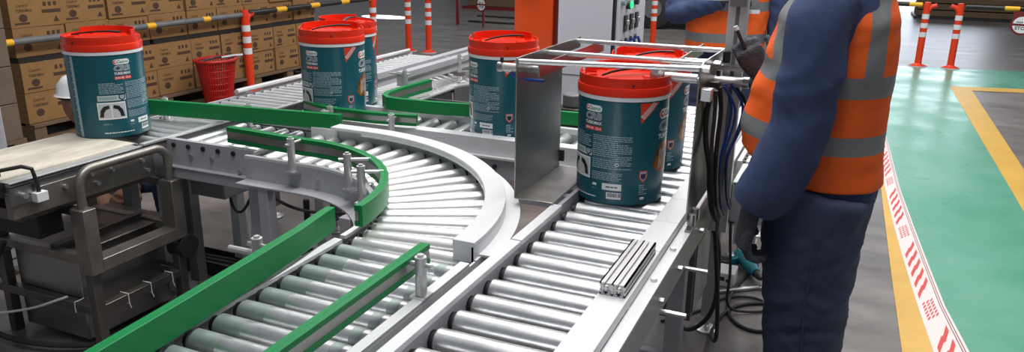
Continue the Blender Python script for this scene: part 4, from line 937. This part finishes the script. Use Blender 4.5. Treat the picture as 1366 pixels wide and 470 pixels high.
def glove_mb(wrist, tip, normal, curl=.5, m='glove', size=1.0, thumb=1, spread=1.0):
    """palm from wrist toward tip, fingers curl toward -normal"""
    W = Vector(wrist); d = (Vector(tip) - W).normalized(); nn = Vector(normal); nn = (nn - d * nn.dot(d)).normalized(); s_ = d.cross(nn)
    mb = MB(); z = size
    rows = [(-.05, .034, .030), (-.02, .030, .026), (0, .031, .024), (.03, .040, .022), (.06, .045, .020), (.09, .043, .017), (.098, .036, .012)]
    n = 20; vs = []
    for (t, a, b) in rows:
        for k in range(n): q = 2 * PI * k / n; vs.append(W + d * t * z + s_ * math.cos(q) * a * z + nn * math.sin(q) * b * z)
    mb.add(vs, [(i * n + k, i * n + (k + 1) % n, (i + 1) * n + (k + 1) % n, (i + 1) * n + k) for i in range(len(rows) - 1) for k in range(n)] + [tuple(range(n))[::-1], tuple((len(rows) - 1) * n + k for k in range(n))], m)
    for k, (off, L) in enumerate(((-.031, .070), (-.011, .080), (.010, .076), (.030, .060))):
        L *= z; p = W + d * .085 * z + s_ * off * z; ang = 0; pts = [p - d * .02]; rd = [.0115 * z]
        for j, f in enumerate((.42, .32, .26)):
            ang += curl * (.75, 1.1, .9)[j]; dd = d * math.cos(ang) - nn * math.sin(ang) + s_ * off * spread * 1.2; p = p + dd.normalized() * L * f; pts.append(p); rd.append((.0112, .0105, .009)[j] * z)
        mb.tube(pts, rd, 12, m)
        bpt = pts[-1]; mb.tube([bpt, bpt + (pts[-1] - pts[-2]).normalized() * .006 * z], [rd[-1], rd[-1] * .5], 12, m)
    b0 = W + d * .02 * z + s_ * (-.026) * thumb * z; t1 = b0 + (d * .5 - s_ * thumb * .75 - nn * .35).normalized() * .045 * z; t2 = t1 + (d * .85 - s_ * thumb * .25 - nn * .45 * (1 + curl)).normalized() * .035 * z; t3 = t2 + (d * .8 + s_ * thumb * .1 - nn * .6).normalized() * .022 * z
    mb.tube([b0, t1, t2, t3], [.017 * z, .0145 * z, .0125 * z, .010 * z], 12, m)
    return mb
def head_mb(c, f, sc=1.0, skin='skin'):
    """c = head centre, f = facing unit vec (local frame)"""
    mb = MB(); F_ = Vector(f); L_ = Vector((-F_.y, F_.x, 0)); c = Vector(c); rows = []
    prof = [(-.115, .030, .035, .02), (-.105, .055, .050, .018), (-.08, .078, .062, .010), (-.04, .090, .071, .0), (0, .095, .075, 0), (.04, .095, .077, -.002), (.08, .082, .068, -.006), (.105, .055, .048, -.008), (.118, .02, .02, -.01)]
    n = 28; vs = []
    for (z, a, b, o_) in prof:
        for k in range(n):
            q = 2 * PI * k / n; vs.append(c + F_ * (math.cos(q) * a + o_) * sc + L_ * math.sin(q) * b * sc + Vector((0, 0, z * sc)))
    mb.add(vs, [(i * n + k, i * n + (k + 1) % n, (i + 1) * n + (k + 1) % n, (i + 1) * n + k) for i in range(len(prof) - 1) for k in range(n)] + [tuple(range(n))[::-1], tuple((len(prof) - 1) * n + k for k in range(n))], skin)
    def at(a, l, z): return c + F_ * a * sc + L_ * l * sc + Vector((0, 0, z * sc))
    mb.tube([at(.088, 0, .018), at(.100, 0, -.008), at(.112, 0, -.030), at(.095, 0, -.038)], [.008, .011, .015, .010], 10, skin)
    for s_ in (-1, 1): mb.tube([at(-.01, s_ * .070, .02), at(-.014, s_ * .084, .0), at(-.006, s_ * .076, -.03)], [.010, .014, .009], 10, skin)
    mb.tube([at(.082, -.022, -.062), at(.093, 0, -.060), at(.082, .022, -.062)], [.005, .008, .005], 8, skin)
    return mb, at
def figure(lab, org, fdir, torso, legs, arms, headc, vestrows, hands, hat=None, hem=True, wr=.005, headf=(1, 0, 0), stripes=None, seed=0, nopant=False):
    fx_, fy_ = fdir; ln = math.hypot(fx_, fy_); fx_ /= ln; fy_ /= ln
    R_ = Matrix(((fx_, -fy_, 0, org[0]), (fy_, fx_, 0, org[1]), (0, 0, 1, 0), (0, 0, 0, 1)))
    p = thing('person', lab, 'person', (org[0], org[1], 0))
    mb = MB(); loft(mb, torso, 'navy')
    for pts, rad in legs: q, r = densify(pts, rad); mb.tube(q, r, 24, 'navyd')
    for pts, rad in arms: q, r = densify(pts, rad); mb.tube(q, r, 20, 'navy')
    hm, at = head_mb(headc, headf); mb.add(hm.v, hm.f, 'skin')
    top = torso[-1]; mb.tube([(sum(top[1:3]) / 2, top[4] if len(top) > 4 else 0, top[0] - .04), Vector(headc) + Vector((-.015, 0, -.07))], [.062, .055], 18, 'skin')
    me = remesh_mesh(mb, .011, 'body', 5); me.materials.clear()
    for k in ('navy', 'navyd', 'skin'): me.materials.append(K[k])
    wrinkle(me, wr, zmax=headc[2] - .16, seed=seed)
    zt = top[0]; hipz = torso[0][0] + .02; hv = Vector(headc)
    for f in me.polygons:
        cc = f.center
        if (cc - hv).length < .17 and cc.z > zt + .005: f.material_index = 2
        elif cc.z < hipz + .03: f.material_index = 1
        else: f.material_index = 0
        f.use_smooth = True
    me.transform(R_); o = bpy.data.objects.new('body', me); COL.objects.link(o); o.parent = p; o.matrix_parent_inverse = Matrix.Translation((-org[0], -org[1], 0))
    # eyes
    for s_ in (-1, 1): MB().rev([(0, .0085), (.006, .006), (.0085, 0), (.006, -.006), (0, -.0085)], 12, tuple(at(.088, s_ * .031, .018)), 'pailwhite').rev([(0, .0045), (.0045, 0), (0, -.0045)], 10, tuple(at(.0945, s_ * .031, .018)), 'ldark').xf(R_).build('eye', p)
    # hair cap
    hc = MB(); vs = []; n = 24; rr = [(.03, .098, .080), (.07, .090, .074), (.10, .066, .056), (.122, .03, .03)]
    for (z, a, b) in rr:
        for k in range(n): q = 2 * PI * k / n; w_ = Vector(at(math.cos(q) * a - .012, math.sin(q) * b, z)); vs.append(w_)
    hc.add(vs, [(i * n + k, i * n + (k + 1) % n, (i + 1) * n + (k + 1) % n, (i + 1) * n + k) for i in range(len(rr) - 1) for k in range(n)] + [tuple(range(n))[::-1], tuple((len(rr) - 1) * n + k for k in range(n))], 'hair'); hc.xf(R_).build('hair', p)
    if hat:
        hh = MB(); n = 28; rr = [(.045, .125, .105), (.050, .118, .098), (.055, .112, .094), (.10, .105, .088), (.135, .075, .065), (.152, .03, .03)]; vs = []
        for (z, a, b) in rr:
            for k in range(n): q = 2 * PI * k / n; vs.append(Vector(at(math.cos(q) * a + (.02 if z < .052 and math.cos(q) > 0 else 0) * math.cos(q), math.sin(q) * b, z)))
        hh.add(vs, [(i * n + k, i * n + (k + 1) % n, (i + 1) * n + (k + 1) % n, (i + 1) * n + k) for i in range(len(rr) - 1) for k in range(n)] + [tuple(range(n))[::-1], tuple((len(rr) - 1) * n + k for k in range(n))], hat); hh.xf(R_).build('hard_hat', p)
    # vest
    if vestrows:
        n = 150; m_ = 130; z0_ = vestrows[0][0]; z1__ = vestrows[-1][0]; vs = []; cols_ = []
        for i in range(m_ + 1):
            z = z0_ + (z1__ - z0_) * i / m_
            for j in range(len(vestrows) - 1):
                if vestrows[j][0] <= z <= vestrows[j + 1][0] + 1e-6: break
            A_, B_ = vestrows[j], vestrows[j + 1]; t = (z - A_[0]) / (B_[0] - A_[0]); t = t * t * (3 - 2 * t)
            vals = [A_[q] + (B_[q] - A_[q]) * t for q in range(1, len(A_))]
            for (a, b) in sect(vals[0], vals[1], vals[2], n, 2.5, vals[3] if len(vals) > 3 else 0): vs.append((a, b, z))
        mb = MB(); mb.mi('vest'); mb.mi('reflect'); mb.v = []
        zs = []
        for (a, b, z) in vs:
            t = (z - z0_) / (z1__ - z0_); zz = z + max(0, a) * stripes.get('hemrise', 0) * (1 - t)
            pn = Vector((a * 8 + seed, b * 8, z * 9 + a * 6)); d_ = (1 - abs(noise.noise(pn)) * 2) * .55 + .6 * noise.noise(pn * .5) + noise.noise(pn * 2.5) * .35
            k_ = 1 + d_ * .035; mb.v.append((a * k_, b * k_, zz))
        for i in range(m_):
            for k in range(n):
                k2 = (k + 1) % n; f = (i * n + k, i * n + k2, (i + 1) * n + k2, (i + 1) * n + k)
                a, b, z = vs[i * n + k]
                mt = 0
                for (zb0, zb1, slope) in stripes['bands']:
                    zz = z - slope * max(0, a)
                    if zb0 <= zz <= zb1: mt = 1
                for (a0_, a1_, zmin, bs_) in stripes['vert']:
                    if stripes.get('axis', 'f') == 'f':
                        if a0_ <= a <= a1_ and z > zmin: mt = 1
                    elif a0_ <= abs(b) <= a1_ and z > zmin and (a > 0 or bs_): mt = 1
                mb.f.append(f); mb.m.append(mt)
        v_ = mb.xf(R_).build('safety_vest', p, 0, 'orange vest with grey reflective bands'); so_ = v_.modifiers.new('thick', 'SOLIDIFY'); so_.thickness = .005; so_.offset = 1
    if hem:
        mb = MB(); r0 = torso[1]; loft(mb, [(torso[0][0] - .015, r0[1] - .012, r0[2] + .012, r0[3] + .012), (torso[0][0] + .03, r0[1] - .014, r0[2] + .014, r0[3] + .014), (torso[0][0] + .09, r0[1] - .004, r0[2] + .004, r0[3] + .004)], 'navy', 48); me = remesh_mesh(mb, .012, 'jacket_hem', 3); me.materials.clear(); me.materials.append(K['navy']); me.transform(R_)
        wrinkle(me, .004, seed=seed)
        for f in me.polygons: f.use_smooth = True
        o = bpy.data.objects.new('jacket_hem', me); COL.objects.link(o); o.parent = p; o.matrix_parent_inverse = Matrix.Translation((-org[0], -org[1], 0))
    for h in hands:
        g = glove_mb(*h['a'], **h.get('k', {})); me = remesh_mesh(g, .0045, 'glove', 3); me.materials.clear(); me.materials.append(K[h.get('m', 'glove')]); me.transform(R_)
        for f in me.polygons: f.use_smooth = True
        o = bpy.data.objects.new('glove', me); COL.objects.link(o); o.parent = p; o.matrix_parent_inverse = Matrix.Translation((-org[0], -org[1], 0))
    for pts, rad in legs:
        e = Vector(pts[-1]); b_ = MB(); 
        rows = [(-.075, .042, .0, .075), (-.05, .048, 0, .085), (.0, .050, 0, .105), (.06, .052, 0, .085), (.12, .053, 0, .065), (.17, .045, 0, .055), (.185, .03, .01, .045)]
        n = 16; vs = []
        for (a, w_, zl, zh) in rows:
            for k in range(n): q = 2 * PI * k / n; cs, sn = math.cos(q), math.sin(q); vs.append((e.x + a, e.y + w_ * cs, (zl + zh) / 2 + (zh - zl) / 2 * (abs(sn) ** .6) * (1 if sn > 0 else -1)))
        b_.add(vs, [(i * n + k, i * n + (k + 1) % n, (i + 1) * n + (k + 1) % n, (i + 1) * n + k) for i in range(len(rows) - 1) for k in range(n)] + [tuple(range(n))[::-1], tuple((len(rows) - 1) * n + k for k in range(n))], 'boot'); b_.xf(R_).build('boot', p)
    return p, R_
# worker at the right, side on, facing the conveyor (local: f forward, l left = toward camera)
W1o = (1.76, .60)
p1, R1 = figure('person in navy workwear and orange vest standing at right, holding a pen, facing the conveyor', W1o, (-.998, -.03),
    [(.88, -.135, .115, .155), (.95, -.14, .13, .165), (1.08, -.125, .17, .17), (1.22, -.13, .165, .18), (1.36, -.125, .135, .19), (1.45, -.10, .10, .165), (1.51, -.05, .06, .08)],
    [([(-.01, .085, .92), (.005, .085, .80), (.0, .09, .60), (-.01, .095, .42), (-.02, .095, .25), (-.04, .10, .09)], [.135, .132, .118, .105, .095, .085]),
     ([(-.01, -.085, .92), (.015, -.085, .80), (.01, -.09, .60), (.0, -.095, .42), (.0, -.095, .25), (.0, -.10, .09)], [.135, .132, .118, .105, .095, .085])],
    [([(.03, .15, 1.44), (.054, .205, 1.38), (.058, .22, 1.25), (.078, .22, 1.08), (.125, .215, .94), (.152, .207, .895)], [.075, .080, .078, .076, .072, .062]),
     ([(.01, -.15, 1.44), (.03, -.20, 1.36), (.05, -.22, 1.18), (.11, -.20, 1.12), (.20, -.13, 1.18)], [.075, .078, .07, .062, .050])],
    (.05, 0, 1.67), [(.935, -.155, .165, .185), (1.0, -.148, .215, .19), (1.06, -.142, .222, .192), (1.15, -.140, .205, .193), (1.25, -.145, .178, .195), (1.36, -.14, .155, .185), (1.45, -.115, .115, .15), (1.53, -.07, .08, .10)],
    [dict(a=((.166, .206, .862), (.182, .205, .75), (1, .35, .1)), k=dict(curl=.72, size=1.08, thumb=-1, spread=.3)),
     dict(a=((.20, -.125, 1.185), (.257, -.09, 1.28), (-.3, .9, -.3)), k=dict(curl=.9, size=.95, thumb=-1))],
    hat=None, stripes=dict(bands=[(1.035, 1.085, .02), (1.185, 1.24, .12)], vert=[(-.105, -.062, 1.24, 1), (.105, .155, 1.22, 1)], hemrise=.12), wr=.0052, seed=2.0)
pe = MB(); P0 = R1 @ Vector((.258, -.095, 1.275)); P1_ = R1 @ Vector((.278, -.088, 1.315)); pe.tube([P0 - (P1_ - P0) * .9, P0, P1_], .0055, 12, 'black').tube([P1_, P1_ + (P1_ - P0) * .28], .0065, 12, 'pailwhite')
MB().tube([R1 @ Vector(q) for q in ((-.02, .222, .86), (-.01, .222, .78), (0, .212, .62), (-.01, .205, .45), (-.02, .195, .28))], .0035, 6, 'navyd').build('side_seam', p1)
cf = MB(); cf.tube([R1 @ Vector(q) for q in ((.116, .216, .962), (.130, .213, .932), (.148, .208, .900), (.155, .206, .886))], [.0755, .0765, .072, .066], 24, 'navy').build('sleeve_cuff', p1)
tag(pe.build('marker_pen'), 'black marker pen with white cap held up in the worker\'s grey glove', 'pen')
# rear worker facing the camera
W2o = (1.13, 2.82)
p2, R2 = figure('person in navy workwear and orange vest standing behind the machine, one arm bent', W2o, (.25, -.97),
    [(.86, -.10, .10, .165), (.95, -.11, .12, .175), (1.10, -.12, .13, .18), (1.25, -.125, .13, .20), (1.38, -.115, .115, .205), (1.46, -.09, .08, .17), (1.51, -.06, .05, .08)],
    [([(0, .09, .90), (0.01, .10, .78), (.02, .11, .50), (.0, .115, .28), (0, .12, .09)], [.125, .115, .08, .072, .065]), ([(0, -.09, .90), (0.01, -.10, .78), (.02, -.11, .50), (.0, -.115, .28), (0, -.12, .09)], [.125, .115, .08, .072, .065])],
    [([(0, .18, 1.43), (0, .235, 1.35), (.0, .27, 1.18), (.02, .29, 1.05), (.10, .28, .93), (.16, .27, .88)], [.07, .072, .066, .062, .054, .048]),
     ([(0, -.18, 1.43), (.0, -.235, 1.35), (.0, -.27, 1.20), (.05, -.26, 1.17), (.15, -.15, 1.22), (.20, -.05, 1.26)], [.07, .072, .068, .064, .056, .046])],
    (.03, 0, 1.66), [(.99, -.15, .17, .205), (1.05, -.155, .17, .208), (1.25, -.155, .16, .215), (1.38, -.145, .145, .20), (1.47, -.11, .11, .165), (1.53, -.08, .08, .10)],
    [dict(a=((.165, .27, .875), (.20, .265, .80), (0, -.9, .3)), k=dict(curl=.4)), dict(a=((.205, -.04, 1.265), (.22, .08, 1.29), (0, .1, 1)), k=dict(curl=.6))],
    hat='hatw', stripes=dict(bands=[(1.025, 1.075, 0), (1.195, 1.245, 0)], vert=[(.09, .14, 1.24, 1)], axis='l'), wr=.006, seed=5.0)
MB().box(-.03, .03, -.002, .002, -.010, .010, 'pailwhite').xf(R2 @ Matrix.Translation((.178, .12, 1.20)) @ Matrix.Rotation(PI / 2, 4, 'Z')).build('name_badge', p2)
MB().box(.166, .172, -.006, .006, 1.0, 1.40, 'vest').xf(R2).build('vest_zip', p2)
# crouching worker behind the belt conveyor
W3o = (-1.728, 1.045)
p3, R3 = figure('person in white hard hat and orange vest crouching behind the belt conveyor, mostly hidden', W3o, (.55, -.83),
    [(.26, -.14, .10, .15, .24), (.33, -.13, .13, .155, .23), (.42, -.10, .17, .16, .21), (.50, -.05, .20, .16, .18), (.57, .0, .22, .155, .15), (.62, .05, .20, .12, .11), (.66, .08, .18, .07, .06)],
    [([(-.02, .32, .32), (.20, .36, .42), (.30, .38, .44), (.26, .37, .28), (.20, .36, .09)], [.115, .10, .075, .068, .06]), ([(-.02, .12, .32), (.20, .06, .40), (.30, .04, .42), (.26, .05, .28), (.20, .06, .09)], [.115, .10, .075, .068, .06])],
    [([(.12, .27, .58), (.20, .34, .52), (.30, .36, .48), (.42, .34, .44), (.50, .30, .42)], [.065, .062, .056, .05, .042]), ([(.12, .02, .57), (.20, -.01, .52), (.30, -.02, .48), (.42, .06, .42), (.50, .14, .38)], [.065, .062, .056, .05, .042])],
    (.16, 0, .755), [(.34, -.15, .18, .175, .22), (.44, -.13, .20, .18, .20), (.52, -.08, .225, .18, .17), (.59, -.02, .235, .165, .14), (.65, .03, .22, .11, .09)],
    [dict(a=((.505, .29, .42), (.57, .25, .40), (0, .2, 1)), k=dict(curl=.5), m='skin'), dict(a=((.505, .145, .38), (.57, .19, .36), (0, .2, 1)), k=dict(curl=.5), m='skin')],
    hat='hatw', stripes=dict(bands=[(.39, .43, 0), (.50, .54, 0)], vert=[(.09, .14, .54, 1)], axis='l'), wr=.005, seed=9.0, hem=False, headf=(.15, .99, 0))
